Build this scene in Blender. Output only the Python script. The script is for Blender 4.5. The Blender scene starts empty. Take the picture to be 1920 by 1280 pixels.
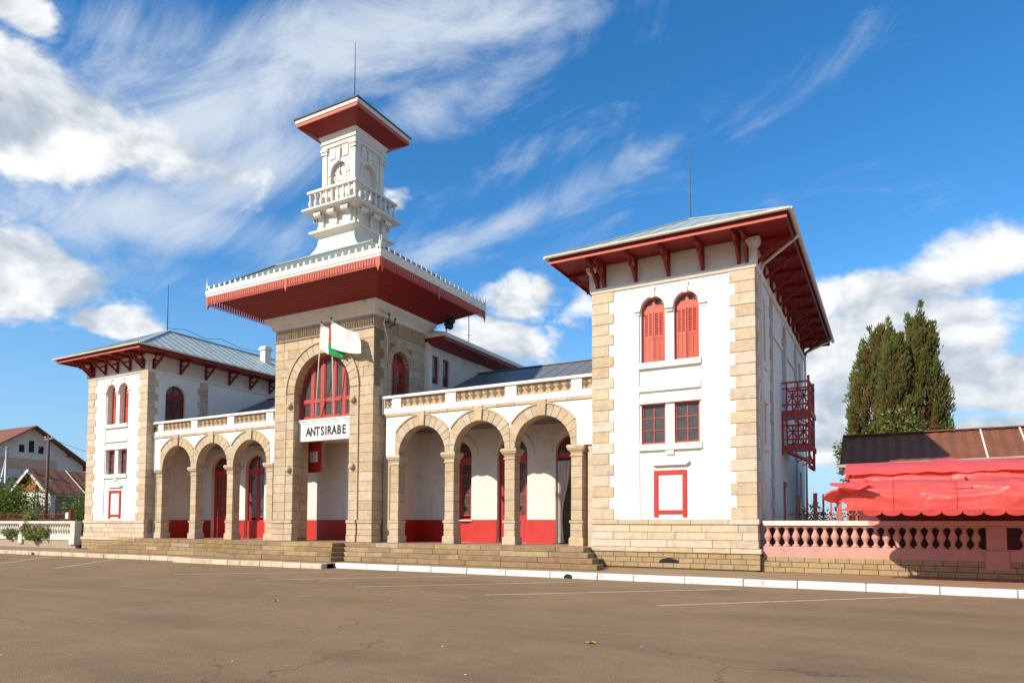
import bpy, math, random
from mathutils import Vector, Matrix, noise
R = math.radians
rnd = random.Random(7)
sc = bpy.context.scene
COL = sc.collection

# ------------------------------------------------------------------ camera
cam_d = bpy.data.cameras.new('camera'); cam = bpy.data.objects.new('camera', cam_d); COL.objects.link(cam)
yaw, pitch, roll = R(29.01), R(2.54), R(-.27)
fw = Vector((-math.sin(yaw)*math.cos(pitch), math.cos(yaw)*math.cos(pitch), math.sin(pitch)))
rt = Vector((math.cos(yaw), math.sin(yaw), 0)); dn = fw.cross(rt)
r2 = rt*math.cos(roll) + dn*math.sin(roll); d2 = -rt*math.sin(roll) + dn*math.cos(roll)
cam.matrix_world = Matrix(((r2.x, -d2.x, -fw.x, 24.56), (r2.y, -d2.y, -fw.y, 0), (r2.z, -d2.z, -fw.z, 1.7), (0, 0, 0, 1)))
cam_d.sensor_width = 36; cam_d.lens = 1286/1920*36; cam_d.shift_y = (930.6-640)/1920
cam_d.clip_start = .1; cam_d.clip_end = 3000
sc.camera = cam

# ------------------------------------------------------------------ sun, sky, exposure
SUN = Vector((-.66, -1.43, 1.0)).normalized()          # towards the sun
elev = math.asin(SUN.z); azim = math.atan2(SUN.x, SUN.y)
sun_d = bpy.data.lights.new('sun', 'SUN'); sun_d.energy = 5.0; sun_d.angle = R(.53); sun_d.color = (1, .905, .76)
sun = bpy.data.objects.new('sun', sun_d); COL.objects.link(sun)
sun.rotation_euler = (-SUN).to_track_quat('-Z', 'Y').to_euler()
sc.view_settings.view_transform = 'Standard'; sc.view_settings.look = 'None'
sc.view_settings.exposure = 0.25; sc.view_settings.gamma = 1; sc.view_settings.use_curve_mapping = False

W = bpy.data.worlds.new('World'); sc.world = W; W.use_nodes = True; W.cycles.sampling_method = 'NONE'
nt = W.node_tree; nt.nodes.clear()
def N(tree, typ, **kw):
    n = tree.nodes.new(typ)
    for k, v in kw.items():
        if k.startswith('i_'): n.inputs[int(k[2:])].default_value = v
        else: setattr(n, k, v)
    return n
def math_(tree, op, a, b=None, c=None, clamp=False):
    n = tree.nodes.new('ShaderNodeMath'); n.operation = op; n.use_clamp = clamp
    for i, x in enumerate((a, b, c)):
        if x is None: continue
        if isinstance(x, (int, float)): n.inputs[i].default_value = x
        else: tree.links.new(x, n.inputs[i])
    return n.outputs[0]
def dirpx(x, y):                                        # a bearing in the sky
    return (r2*((x-960)/1286) + d2*((y-930.6)/1286) + fw).normalized()
sky = N(nt, 'ShaderNodeTexSky', sky_type='NISHITA', sun_disc=False, sun_elevation=elev, sun_rotation=azim,
        altitude=400, air_density=1.0, dust_density=.2, ozone_density=2.0)
hs = N(nt, 'ShaderNodeHueSaturation'); hs.inputs['Saturation'].default_value = 1.36; hs.inputs['Value'].default_value = 1.24
nt.links.new(sky.outputs[0], hs.inputs['Color'])
tc = N(nt, 'ShaderNodeTexCoord'); D = tc.outputs['Generated']
# clouds: bearing (px of the survey), half width, half height, tilt, weight, softness handled by noise
BL = [  # cumulus
 (100, 240, 190, 100, 26, 1.2), (20, 160, 130, 90, 25, 1.05), (330, 290, 130, 55, 18, .85), (40, 520, 120, 75, 12, 1.15), (205, 605, 110, 30, 12, 1.0), (30, 575, 70, 25, 0, .7),
 (30, 10, 90, 45, 35, .9),
 (985, 560, 85, 48, -5, 1.05), (930, 640, 110, 50, 10, 1.0), (1075, 610, 70, 70, 0, .7), (1040, 690, 130, 40, 0, .6),
 (1850, 500, 170, 55, -18, 1.1), (1620, 560, 110, 45, -10, 1.0), (1730, 620, 230, 70, 0, 1.1), (1560, 680, 70, 70, 0, .9), (1850, 720, 170, 70, 0, 1.15), (1600, 800, 150, 80, 0, 1.15), (1880, 800, 120, 40, 0, .9), (745, 375, 30, 26, 0, .7),
]
CI = [  # thin high cloud
 (450, 160, 300, 95, -18, 1.0), (650, 80, 380, 80, -8, 1.1), (880, 60, 260, 45, -14, 1.0), (1060, 45, 160, 28, -16, .6), (480, 330, 240, 70, -22, .85), (300, 410, 330, 60, 8, .85), (120, 400, 220, 60, 10, .75),
 (900, 440, 170, 28, -20, .7), (1080, 370, 150, 30, -22, .4), (820, 190, 260, 50, -20, .6), (1300, 260, 220, 50, -30, .38), (1150, 330, 240, 36, -26, .5), (1000, 290, 220, 30, -24, .45), (230, 60, 200, 50, 20, .45), (330, 500, 260, 50, 12, .3), (560, 420, 140, 60, -30, .5),
]
def blobs(lst):
    tot = None
    for (x, y, a, b, t, w) in lst:
        c = dirpx(x, y); e = 1.0/1286/math.sqrt(1+((x-960)/1286)**2+((y-930.6)/1286)**2)
        ex = (r2 - c*c.dot(r2)).normalized(); ey = c.cross(ex)
        if ey.dot(d2) < 0: ey = -ey
        ct, st = math.cos(R(t)), math.sin(R(t)); u = ex*ct+ey*st; v = ey*ct-ex*st; k = u.cross(v)
        m = N(nt, 'ShaderNodeMapping', vector_type='TEXTURE'); m.inputs['Location'].default_value = c
        m.inputs['Rotation'].default_value = Matrix(((u.x, v.x, k.x), (u.y, v.y, k.y), (u.z, v.z, k.z))).to_euler('XYZ'); m.inputs['Scale'].default_value = (a*e, b*e, .6)
        nt.links.new(D, m.inputs[0])
        n = nt.nodes.new('ShaderNodeVectorMath'); n.operation = 'DOT_PRODUCT'; nt.links.new(m.outputs[0], n.inputs[0]); nt.links.new(m.outputs[0], n.inputs[1])
        q = math_(nt, 'ADD', n.outputs['Value'], -math.log(w)/.75)
        tot = q if tot is None else math_(nt, 'MINIMUM', tot, q)
    return math_(nt, 'POWER', 2.718, math_(nt, 'MULTIPLY', tot, -.75))
def mapn(scale, loc=(0, 0, 0), rot=(0, 0, 0)):
    m = N(nt, 'ShaderNodeMapping'); m.inputs['Scale'].default_value = scale; m.inputs['Location'].default_value = loc; m.inputs['Rotation'].default_value = rot
    nt.links.new(D, m.inputs[0]); return m.outputs[0]
def noise_(vec, sc_, det=8, rough=.55, dist=0):
    n = N(nt, 'ShaderNodeTexNoise'); n.inputs['Scale'].default_value = sc_; n.inputs['Detail'].default_value = det
    n.inputs['Roughness'].default_value = rough; n.inputs['Distortion'].default_value = dist
    nt.links.new(vec, n.inputs['Vector']); return n.outputs['Fac']
def maprange(v, a, b, c=0, d=1, smooth=True):
    n = N(nt, 'ShaderNodeMapRange'); n.interpolation_type = 'SMOOTHSTEP' if smooth else 'LINEAR'
    for k, x in zip(('From Min', 'From Max', 'To Min', 'To Max'), (a, b, c, d)): n.inputs[k].default_value = x
    nt.links.new(v, n.inputs['Value']); return n.outputs[0]
sep = N(nt, 'ShaderNodeSeparateXYZ'); nt.links.new(D, sep.inputs[0])
# in the quarter of the sky in view the cloud masses have their surveyed places; elsewhere they follow the same noise
inview = maprange(math_(nt, 'ADD', math_(nt, 'MULTIPLY', sep.outputs[0], fw.x), math_(nt, 'MULTIPLY', sep.outputs[1], fw.y)), .40, .62)
far1 = maprange(noise_(mapn((1, 1, 2.2)), 2.6, 1, .5), .48, .72, 0, 1.1); far2 = maprange(noise_(mapn((1.2, .7, 1.6), (3, 1, 2)), 2.0, 1, .5), .46, .72, 0, .9)
def pick(a, b):
    n = N(nt, 'ShaderNodeMix', data_type='FLOAT'); nt.links.new(inview, n.inputs[0]); nt.links.new(a, n.inputs[2]); nt.links.new(b, n.inputs[3]); return n.outputs[0]
cum = pick(far1, blobs(BL)); cir = pick(far2, blobs(CI))
puff = noise_(mapn((1, 1, 1.5)), 11, 5.5, .56, .3); puff2 = noise_(mapn((1, 1, 1.5), (.02, .03, -.028)), 11, 3, .56, .3)
wc = dirpx(800, 250); wx = (r2 - wc*wc.dot(r2)).normalized(); wy = wc.cross(wx); wy = wy if wy.dot(d2) > 0 else -wy
wu = wx*math.cos(R(-24))+wy*math.sin(R(-24)); wv = wc.cross(wu)      # high cloud is drawn out along the wind
wm = N(nt, 'ShaderNodeMapping', vector_type='TEXTURE'); wm.inputs['Rotation'].default_value = Matrix(((wu.x, wv.x, wc.x), (wu.y, wv.y, wc.y), (wu.z, wv.z, wc.z))).to_euler('XYZ'); wm.inputs['Scale'].default_value = (.32, .14, .32)
nt.links.new(D, wm.inputs[0]); wisp = noise_(wm.outputs[0], 1.3, 7, .63, .9)
dens = math_(nt, 'MULTIPLY', maprange(math_(nt, 'ADD', math_(nt, 'MULTIPLY', cum, .8), math_(nt, 'MULTIPLY', puff, 1.35)), .98, 1.28), .97)
dci = math_(nt, 'MULTIPLY', maprange(math_(nt, 'ADD', math_(nt, 'MULTIPLY', cir, .75), math_(nt, 'MULTIPLY', wisp, 1.5)), .86, 1.66), .92)
veil = maprange(sep.outputs[2], .0, .34, .92, .0, False)
shade = maprange(math_(nt, 'ADD', math_(nt, 'SUBTRACT', puff, puff2), math_(nt, 'MULTIPLY', puff, -.25)), -.34, .10)
cm = N(nt, 'ShaderNodeMix', data_type='RGBA'); nt.links.new(shade, cm.inputs[0]); cm.inputs[6].default_value = (2.9, 3.4, 4.0, 1); cm.inputs[7].default_value = (6.7, 6.7, 6.6, 1)
m0 = N(nt, 'ShaderNodeMix', data_type='RGBA'); nt.links.new(veil, m0.inputs[0]); nt.links.new(hs.outputs[0], m0.inputs[6]); m0.inputs[7].default_value = (1.75, 3.25, 5.0, 1)
m1 = N(nt, 'ShaderNodeMix', data_type='RGBA'); nt.links.new(dci, m1.inputs[0]); nt.links.new(m0.outputs[2], m1.inputs[6]); m1.inputs[7].default_value = (4.4, 4.9, 5.5, 1)
m2 = N(nt, 'ShaderNodeMix', data_type='RGBA'); nt.links.new(dens, m2.inputs[0]); nt.links.new(m1.outputs[2], m2.inputs[6]); nt.links.new(cm.outputs[2], m2.inputs[7])
bg = N(nt, 'ShaderNodeBackground'); bg.inputs['Strength'].default_value = .135; nt.links.new(m2.outputs[2], bg.inputs['Color'])
wo = N(nt, 'ShaderNodeOutputWorld'); nt.links.new(bg.outputs[0], wo.inputs['Surface'])

# ------------------------------------------------------------------ materials
MAT = {}
def mat(name, col, rough=.8, var=0., n1=(0, 0), stain=None, bump=(0, 0), metal=0., spec=.5, transl=0., streak=None, alt=None, hv=0., drag=(), crack=None):
    m = bpy.data.materials.new(name); m.use_nodes = True; t = m.node_tree; p = t.nodes['Principled BSDF']
    L = t.links.new
    p.inputs['Roughness'].default_value = rough; p.inputs['Metallic'].default_value = metal; p.inputs['Specular IOR Level'].default_value = spec
    geo = N(t, 'ShaderNodeNewGeometry'); P = geo.outputs['Position']
    rgb = N(t, 'ShaderNodeRGB'); rgb.outputs[0].default_value = (*col, 1); c = rgb.outputs[0]
    def nz(s, det=4, r=.55, vec=None, dist=0):
        n = N(t, 'ShaderNodeTexNoise'); n.inputs['Scale'].default_value = s; n.inputs['Detail'].default_value = det; n.inputs['Roughness'].default_value = r; n.inputs['Distortion'].default_value = dist
        L(vec or P, n.inputs['Vector']); return n.outputs['Fac']
    def mr(v, a, b, c_=0, d=1):
        n = N(t, 'ShaderNodeMapRange'); n.clamp = True
        for k, x in zip(('From Min', 'From Max', 'To Min', 'To Max'), (a, b, c_, d)): n.inputs[k].default_value = x
        L(v, n.inputs['Value']); return n.outputs[0]
    def mix(f, a, b, mode='MIX'):
        n = N(t, 'ShaderNodeMix', data_type='RGBA', blend_type=mode)
        if isinstance(f, float): n.inputs[0].default_value = f
        else: L(f, n.inputs[0])
        for i, x in ((6, a), (7, b)):
            if isinstance(x, tuple): n.inputs[i].default_value = (*x, 1)
            else: L(x, n.inputs[i])
        return n.outputs[2]
    if alt:                                             # some pieces of another tint
        oi = N(t, 'ShaderNodeObjectInfo'); c = mix(mr(oi.outputs['Random'], alt[1], alt[2]), c, alt[0])
    if var or hv:
        oi = N(t, 'ShaderNodeObjectInfo'); r_ = oi.outputs['Random']
        h = N(t, 'ShaderNodeHueSaturation'); L(c, h.inputs['Color']); L(mr(r_, 0, 1, 1-var, 1+var), h.inputs['Value'])
        fr = math_(t, 'FRACT', math_(t, 'MULTIPLY', r_, 17.31)); L(mr(fr, 0, 1, 1-var*1.3, 1+var*.9), h.inputs['Saturation'])
        if hv: L(mr(math_(t, 'FRACT', math_(t, 'MULTIPLY', r_, 7.77)), 0, 1, .5-hv, .5+hv), h.inputs['Hue'])
        c = h.outputs[0]
    if n1[0]:
        k = mr(nz(n1[0], 6, .6), .3, .7, 1-n1[1], 1+n1[1]*.6)
        h = N(t, 'ShaderNodeHueSaturation'); L(c, h.inputs['Color']); L(k, h.inputs['Value']); c = h.outputs[0]
    for st in ([stain] if stain and not isinstance(stain, list) else (stain or [])):
        s, scol, lo, hi, amt = st
        c = mix(math_(t, 'MULTIPLY', mr(nz(s, 7, .65), lo, hi), amt), c, scol)
    if streak:                                          # rain streaks: noise stretched in height
        s, scol, lo, hi, amt = streak
        mp = N(t, 'ShaderNodeMapping'); mp.inputs['Scale'].default_value = (s, s, s*.07); L(P, mp.inputs[0])
        c = mix(math_(t, 'MULTIPLY', mr(nz(1.0, 6, .6, mp.outputs[0]), lo, hi), amt), c, scol)
    for vs, rot, scol, lo, hi, amt in drag:             # marks drawn out along the traffic
        mp = N(t, 'ShaderNodeMapping'); mp.inputs['Scale'].default_value = vs; mp.inputs['Rotation'].default_value = (0, 0, rot); L(P, mp.inputs[0])
        c = mix(math_(t, 'MULTIPLY', mr(nz(1.0, 5, .6, mp.outputs[0], .6), lo, hi), amt), c, scol)
    if crack:
        vo = N(t, 'ShaderNodeTexVoronoi', feature='DISTANCE_TO_EDGE'); vo.inputs['Scale'].default_value = crack[0]; wn = N(t, 'ShaderNodeTexNoise'); wn.inputs['Scale'].default_value = 1.7; wn.inputs['Detail'].default_value = 5; L(P, wn.inputs['Vector'])
        va = N(t, 'ShaderNodeVectorMath', operation='MULTIPLY_ADD'); L(wn.outputs['Color'], va.inputs[0]); va.inputs[1].default_value = (1.3, 1.3, 0); L(P, va.inputs[2]); L(va.outputs[0], vo.inputs['Vector'])
        c = mix(math_(t, 'MULTIPLY', math_(t, 'MULTIPLY', mr(vo.outputs['Distance'], .0, crack[1], 1, 0), mr(nz(.3, 2), .5, .6)), .75), c, crack[2])
    L(c, p.inputs['Base Color'])
    if bump[0]:
        b = N(t, 'ShaderNodeBump'); b.inputs['Strength'].default_value = bump[1]; b.inputs['Distance'].default_value = .02
        L(nz(bump[0], 6, .6), b.inputs['Height']); L(b.outputs[0], p.inputs['Normal'])
    if transl:
        tr = N(t, 'ShaderNodeBsdfTranslucent'); L(c, tr.inputs[0]); ms = N(t, 'ShaderNodeMixShader'); ms.inputs[0].default_value = transl
        L(p.outputs[0], ms.inputs[1]); L(tr.outputs[0], ms.inputs[2]); L(ms.outputs[0], t.nodes['Material Output'].inputs[0])
    m.diffuse_color = (*col, 1); MAT[name] = m
    return m
mat('plaster', (.82, .785, .72), .9, n1=(1.3, .05), stain=[(2.2, (.50, .43, .33), .60, .80, .5), (11, (.42, .35, .25), .69, .78, .5)], streak=(4, (.40, .33, .24), .60, .82, .50), bump=(35, .12))
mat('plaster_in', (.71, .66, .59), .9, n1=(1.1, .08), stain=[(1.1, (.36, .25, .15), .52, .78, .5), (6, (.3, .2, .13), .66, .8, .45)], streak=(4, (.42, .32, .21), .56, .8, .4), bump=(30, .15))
mat('cream', (.78, .72, .62), .85, n1=(2, .07), stain=[(3, (.45, .38, .28), .58, .8, .4)], streak=(6, (.42, .35, .26), .58, .82, .4), bump=(30, .1))
mat('tower_white', (.70, .655, .575), .85, n1=(2, .06), stain=[(4, (.50, .42, .30), .58, .82, .5)], streak=(7, (.45, .37, .26), .57, .8, .42), bump=(30, .12))
mat('stone', (.555, .43, .285), .88, var=.13, hv=.008, n1=(5, .14), stain=[(2.7, (.27, .185, .105), .52, .78, .55), (9, (.58, .49, .37), .60, .75, .5), (22, (.22, .15, .08), .66, .76, .5)], bump=(26, .45), alt=((.52, .435, .33), .6, .9))
mat('stone_tower', (.50, .38, .24), .88, var=.12, hv=.008, n1=(5, .15), stain=[(2.6, (.29, .19, .10), .50, .76, .6), (9, (.58, .48, .34), .60, .75, .5)], bump=(28, .35), alt=((.47, .37, .25), .55, .9))
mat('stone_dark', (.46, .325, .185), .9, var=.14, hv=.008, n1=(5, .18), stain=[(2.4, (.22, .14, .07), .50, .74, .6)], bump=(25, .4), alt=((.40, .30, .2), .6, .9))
mat('foot_stone', (.36, .252, .128), .92, var=.07, n1=(6, .15), stain=[(2.0, (.22, .145, .068), .5, .74, .5)], bump=(25, .4))
mat('mortar_pale', (.42, .32, .20), .95, n1=(6, .15))
mat('step_stone', (.285, .185, .085), .92, var=.11, hv=.01, n1=(6, .2), stain=[(2.0, (.13, .078, .034), .48, .72, .65), (7, (.40, .30, .17), .62, .78, .4)], bump=(25, .5), alt=((.36, .26, .145), .7, .95))
mat('mortar', (.27, .185, .10), .95, n1=(6, .2), bump=(30, .3))
mat('red', (.235, .010, .006), .55, n1=(3, .12), stain=[(5, (.22, .02, .015), .55, .8, .5)], bump=(20, .06))
mat('window_red', (.40, .040, .026), .55, n1=(4, .12), stain=[(6, (.28, .025, .016), .52, .8, .5), (14, (.55, .14, .09), .66, .8, .4)], bump=(25, .08))
mat('coral', (.49, .085, .047), .6, var=.05, n1=(4, .12), stain=[(6, (.40, .045, .028), .52, .8, .5), (14, (.66, .22, .14), .64, .8, .4)], bump=(25, .08))
mat('dado', (.47, .014, .006), .5, n1=(2, .12), stain=[(3, (.34, .02, .015), .56, .8, .5), (9, (.75, .18, .13), .68, .8, .4)], bump=(20, .08))
mat('balcony_red', (.42, .024, .02), .5, n1=(3, .1))
mat('door_red', (.46, .022, .018), .45, n1=(3, .1), stain=[(6, (.26, .015, .01), .58, .8, .4)])
mat('zinc', (.42, .49, .47), .45, n1=(.9, .10), stain=[(1.6, (.30, .33, .31), .5, .75, .6), (5, (.5, .52, .5), .6, .8, .4)], streak=(6, (.27, .28, .25), .55, .8, .4), bump=(9, .06), metal=.25)
mat('roof_green', (.19, .23, .21), .5, n1=(1.2, .14), stain=[(3, (.2, .2, .17), .5, .75, .5)], streak=(7, (.42, .42, .37), .6, .8, .4), metal=.2, bump=(12, .1))
mat('slate_roof', (.155, .165, .185), .55, n1=(1.5, .12), stain=[(2.5, (.2, .2, .19), .5, .8, .6)], bump=(14, .12), metal=.1)
mat('lead', (.09, .09, .10), .6, n1=(4, .15))
mat('rust_roof', (.20, .070, .033), .75, n1=(1.2, .16), stain=[(2.5, (.11, .045, .03), .5, .78, .6), (8, (.30, .13, .06), .62, .8, .4)], bump=(20, .1))
mat('glass', (.075, .068, .06), .08, spec=.5, n1=(3, .3))
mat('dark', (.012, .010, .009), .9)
mat('black', (.02, .02, .02), .5)
mat('iron', (.06, .055, .05), .5, metal=.4)
mat('galv', (.34, .35, .36), .45, metal=.5, n1=(5, .2))
mat('rust_pole', (.11, .05, .035), .7, n1=(4, .25))
mat('asphalt', (.275, .172, .080), .93, n1=(.22, .14), stain=[(.35, (.155, .095, .049), .50, .70, .7), (.9, (.185, .114, .058), .5, .74, .55), (2.2, (.30, .198, .11), .56, .8, .5), (18, (.30, .205, .125), .55, .70, .45), (38, (.34, .24, .15), .56, .66, .6), (55, (.085, .054, .032), .55, .66, .7), (1.3, (.105, .066, .037), .66, .74, .5), (7, (.19, .116, .058), .52, .70, .5)], bump=(48, .9),
    drag=(((.12, .55, 1), R(18), (.165, .101, .047), .50, .70, .65), ((.09, 1.2, 1), R(-32), (.33, .215, .11), .56, .74, .4), ((.06, 1.8, 1), R(8), (.14, .086, .042), .63, .72, .45)), crack=(.22, .006, (.075, .047, .027)))
mat('ground', (.20, .145, .09), .95, n1=(.3, .2), bump=(8, .4))
mat('pavement', (.30, .20, .105), .93, n1=(.9, .12), stain=[(1.4, (.22, .15, .085), .5, .76, .55), (9, (.42, .31, .2), .6, .8, .4)], bump=(35, .3))
mat('floor_tile', (.36, .22, .14), .6, n1=(1.5, .14), stain=[(3, (.25, .15, .09), .5, .8, .5)])
mat('kerb_white', (.62, .62, .61), .8, var=.07, n1=(4, .1), stain=[(3, (.36, .29, .22), .54, .72, .65), (11, (.28, .21, .14), .58, .72, .7)], bump=(25, .3))
mat('kerb_old', (.56, .46, .31), .9, var=.12, n1=(4, .15), stain=[(2.5, (.30, .20, .11), .5, .7, .7), (8, (.72, .66, .54), .58, .74, .6)], bump=(22, .5))
mat('line_paint', (.58, .49, .39), .85, n1=(6, .15), stain=[(5, (.23, .155, .10), .50, .66, .75)])
mat('red_shade_stucco', (.50, .27, .22), .85, var=.04, n1=(2, .1), stain=[(3, (.38, .17, .135), .52, .8, .5)], bump=(25, .15))  # white stucco with the awning's red shade put into its colour
mat('white_stucco', (.62, .57, .48), .85, var=.05, n1=(3, .12), stain=[(2.5, (.33, .26, .18), .52, .74, .65)], streak=(6, (.3, .23, .16), .55, .8, .5), bump=(25, .2))
mat('old_wall', (.38, .30, .21), .92, n1=(2, .2), stain=[(2, (.16, .12, .08), .48, .74, .7)], bump=(20, .4))
mat('tile_tan', (.38, .255, .135), .85, var=.06, n1=(8, .12))
mat('tile_dark', (.165, .112, .068), .85, n1=(8, .12))
mat('tile_pale', (.70, .54, .36), .85)
mat('tarp', (.84, .115, .098), .42, n1=(1.5, .08), stain=[(1.8, (.88, .20, .17), .5, .8, .7), (4, (.6, .05, .04), .58, .8, .4)], transl=.30, spec=.6)
mat('tarp_seam', (.60, .05, .042), .5, transl=.2)
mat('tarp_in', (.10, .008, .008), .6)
mat('awning_tan', (.50, .34, .23), .8, n1=(2, .12))
mat('cloth_white', (.80, .80, .80), .8, transl=.25, n1=(6, .04))
mat('flag_red', (.62, .035, .03), .8, transl=.25)
mat('flag_green', (.01, .35, .09), .8, transl=.25)
mat('curtain', (.72, .66, .60), .85, transl=.25, n1=(8, .05))
mat('wall_far', (.60, .56, .49), .9, n1=(.6, .1), stain=[(.7, (.40, .34, .26), .5, .75, .65)], bump=(20, .2))
mat('brick_far', (.40, .14, .055), .9, n1=(5, .25), bump=(12, .5))
mat('tin_wall', (.20, .15, .11), .8, n1=(2, .2))
mat('bark', (.10, .065, .04), .95, n1=(8, .3), bump=(15, .6))
mat('litter', (.60, .52, .40), .9)
mat('leaf_dry', (.45, .30, .06), .9)
def leafmat(name, base, dry):
    m = bpy.data.materials.new(name); m.use_nodes = True; t = m.node_tree; p = t.nodes['Principled BSDF']; L = t.links.new
    at = N(t, 'ShaderNodeAttribute', attribute_name='tint'); sp = N(t, 'ShaderNodeSeparateColor'); L(at.outputs['Color'], sp.inputs[0])
    mx = N(t, 'ShaderNodeMix', data_type='RGBA'); L(sp.outputs[0], mx.inputs[0]); mx.inputs[6].default_value = (*base, 1); mx.inputs[7].default_value = (*dry, 1)
    h = N(t, 'ShaderNodeHueSaturation'); L(mx.outputs[2], h.inputs['Color'])
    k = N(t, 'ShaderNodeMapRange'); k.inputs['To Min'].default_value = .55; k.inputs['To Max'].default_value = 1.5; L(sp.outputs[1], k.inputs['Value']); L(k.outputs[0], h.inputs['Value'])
    L(h.outputs[0], p.inputs['Base Color']); p.inputs['Roughness'].default_value = .75; p.inputs['Specular IOR Level'].default_value = .25
    tr = N(t, 'ShaderNodeBsdfTranslucent'); L(h.outputs[0], tr.inputs[0]); ms = N(t, 'ShaderNodeMixShader'); ms.inputs[0].default_value = .3
    L(p.outputs[0], ms.inputs[1]); L(tr.outputs[0], ms.inputs[2]); L(ms.outputs[0], t.nodes['Material Output'].inputs[0]); MAT[name] = m
leafmat('cypress_leaf', (.125, .155, .032), (.215, .115, .050))
leafmat('bush_leaf', (.085, .155, .022), (.26, .27, .07))
leafmat('vine_leaf', (.080, .135, .022), (.42, .40, .16))

# ------------------------------------------------------------------ mesh helpers
WLOC = {}
def link(o, parent=None, M=None):
    COL.objects.link(o); M = M or Matrix()
    if parent is not None:
        o.parent = parent; o.matrix_parent_inverse = WLOC[parent.name].inverted()
    o.matrix_basis = M; WLOC[o.name] = M.copy()
    return o
def tag(o, label=None, cat=None, group=None, kind=None):
    if label: o['label'] = label
    if cat: o['category'] = cat
    if group: o['group'] = group
    if kind: o['kind'] = kind
    return o
def empty(name, loc, *a, **k):
    o = bpy.data.objects.new(name, None); o.empty_display_size = .2
    return tag(link(o, None, Matrix.Translation(loc)), *a, **k)
class MB:
    def __init__(s, T=None): s.v = []; s.f = []; s.m = []; s.T = T
    def add(s, v, f, mi=0):
        o = len(s.v); s.v += [tuple(q) for q in v]; s.f += [tuple(i+o for i in q) for q in f]; s.m += [mi]*len(f); return s
    def box(s, x0, x1, y0, y1, z0, z1, mi=0):
        v = [(x, y, z) for z in (z0, z1) for y in (y0, y1) for x in (x0, x1)]
        return s.add(v, [(0, 2, 3, 1), (4, 5, 7, 6), (0, 1, 5, 4), (2, 6, 7, 3), (0, 4, 6, 2), (1, 3, 7, 5)], mi)
    def cbox(s, x0, x1, y0, y1, z0, z1, c=.012, mi=0):
        X = (x0, x1); Y = (y0, y1); Z = (z0, z1); v = []; sg = (1, -1)
        for k in range(2):
            for j in range(2):
                for i in range(2):
                    v += [(X[i], Y[j]+c*sg[j], Z[k]+c*sg[k]), (X[i]+c*sg[i], Y[j], Z[k]+c*sg[k]), (X[i]+c*sg[i], Y[j]+c*sg[j], Z[k])]
        I = lambda i, j, k, a: 3*(i+2*j+4*k)+a
        f = []
        for i in range(2): f.append((I(i, 0, 0, 0), I(i, 1, 0, 0), I(i, 1, 1, 0), I(i, 0, 1, 0)))
        for j in range(2): f.append((I(0, j, 0, 1), I(1, j, 0, 1), I(1, j, 1, 1), I(0, j, 1, 1)))
        for k in range(2): f.append((I(0, 0, k, 2), I(1, 0, k, 2), I(1, 1, k, 2), I(0, 1, k, 2)))
        for j in range(2):
            for k in range(2): f.append((I(0, j, k, 1), I(1, j, k, 1), I(1, j, k, 2), I(0, j, k, 2)))
        for i in range(2):
            for k in range(2): f.append((I(i, 0, k, 0), I(i, 1, k, 0), I(i, 1, k, 2), I(i, 0, k, 2)))
        for i in range(2):
            for j in range(2): f.append((I(i, j, 0, 0), I(i, j, 1, 0), I(i, j, 1, 1), I(i, j, 0, 1)))
        for i in range(2):
            for j in range(2):
                for k in range(2): f.append((I(i, j, k, 0), I(i, j, k, 1), I(i, j, k, 2)))
        return s.add(v, f, mi)
    def face_stone(s, s0, s1, z0, z1, d0, d1, c=.012, mi=0):       # a block seen from one side, its arrises eased
        v = [(s0+c, d0, z0+c), (s1-c, d0, z0+c), (s1-c, d0, z1-c), (s0+c, d0, z1-c), (s0, d0+c, z0), (s1, d0+c, z0), (s1, d0+c, z1), (s0, d0+c, z1),
             (s0, d1, z0), (s1, d1, z0), (s1, d1, z1), (s0, d1, z1)]
        f = [(0, 1, 2, 3)]
        for i in range(4):
            j = (i+1) % 4; f += [(i, i+4, j+4, j), (i+4, i+8, j+8, j+4)]
        return s.add(v, f, mi)
    def prism(s, poly, d0, d1, c=0., mi=0):             # polygon in (s, z) pushed through depth d
        n = len(poly); cx = sum(p[0] for p in poly)/n; cz = sum(p[1] for p in poly)/n
        if c:
            ins = []
            for p in poly:
                l = math.hypot(p[0]-cx, p[1]-cz) or 1; k = max(0, 1-c*1.3/l); ins.append((cx+(p[0]-cx)*k, cz+(p[1]-cz)*k))
            v = [(p[0], d0, p[1]) for p in ins]+[(p[0], d0+c, p[1]) for p in poly]+[(p[0], d1, p[1]) for p in poly]; rings = 3
        else: v = [(p[0], d0, p[1]) for p in poly]+[(p[0], d1, p[1]) for p in poly]; rings = 2
        f = [tuple(range(n)), tuple(range((rings-1)*n, rings*n))[::-1]]
        for r in range(rings-1):
            for i in range(n): f.append((r*n+i, (r+1)*n+i, (r+1)*n+(i+1) % n, r*n+(i+1) % n))
        return s.add(v, f, mi)
    def ring(s, cx, cz, r0, r1, a0, a1, d0, d1, n=16, mi=0, clip=None):
        for i in range(n):
            A = a0+(a1-a0)*i/n; B = a0+(a1-a0)*(i+1)/n
            def P(r, a):
                if clip and abs(r*math.cos(a)) > clip: r = clip/abs(math.cos(a))
                return (cx+r*math.cos(a), cz+r*math.sin(a))
            s.prism([P(r0, A), P(r0, B), P(r1, B), P(r1, A)], d0, d1, mi=mi)
        return s
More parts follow.
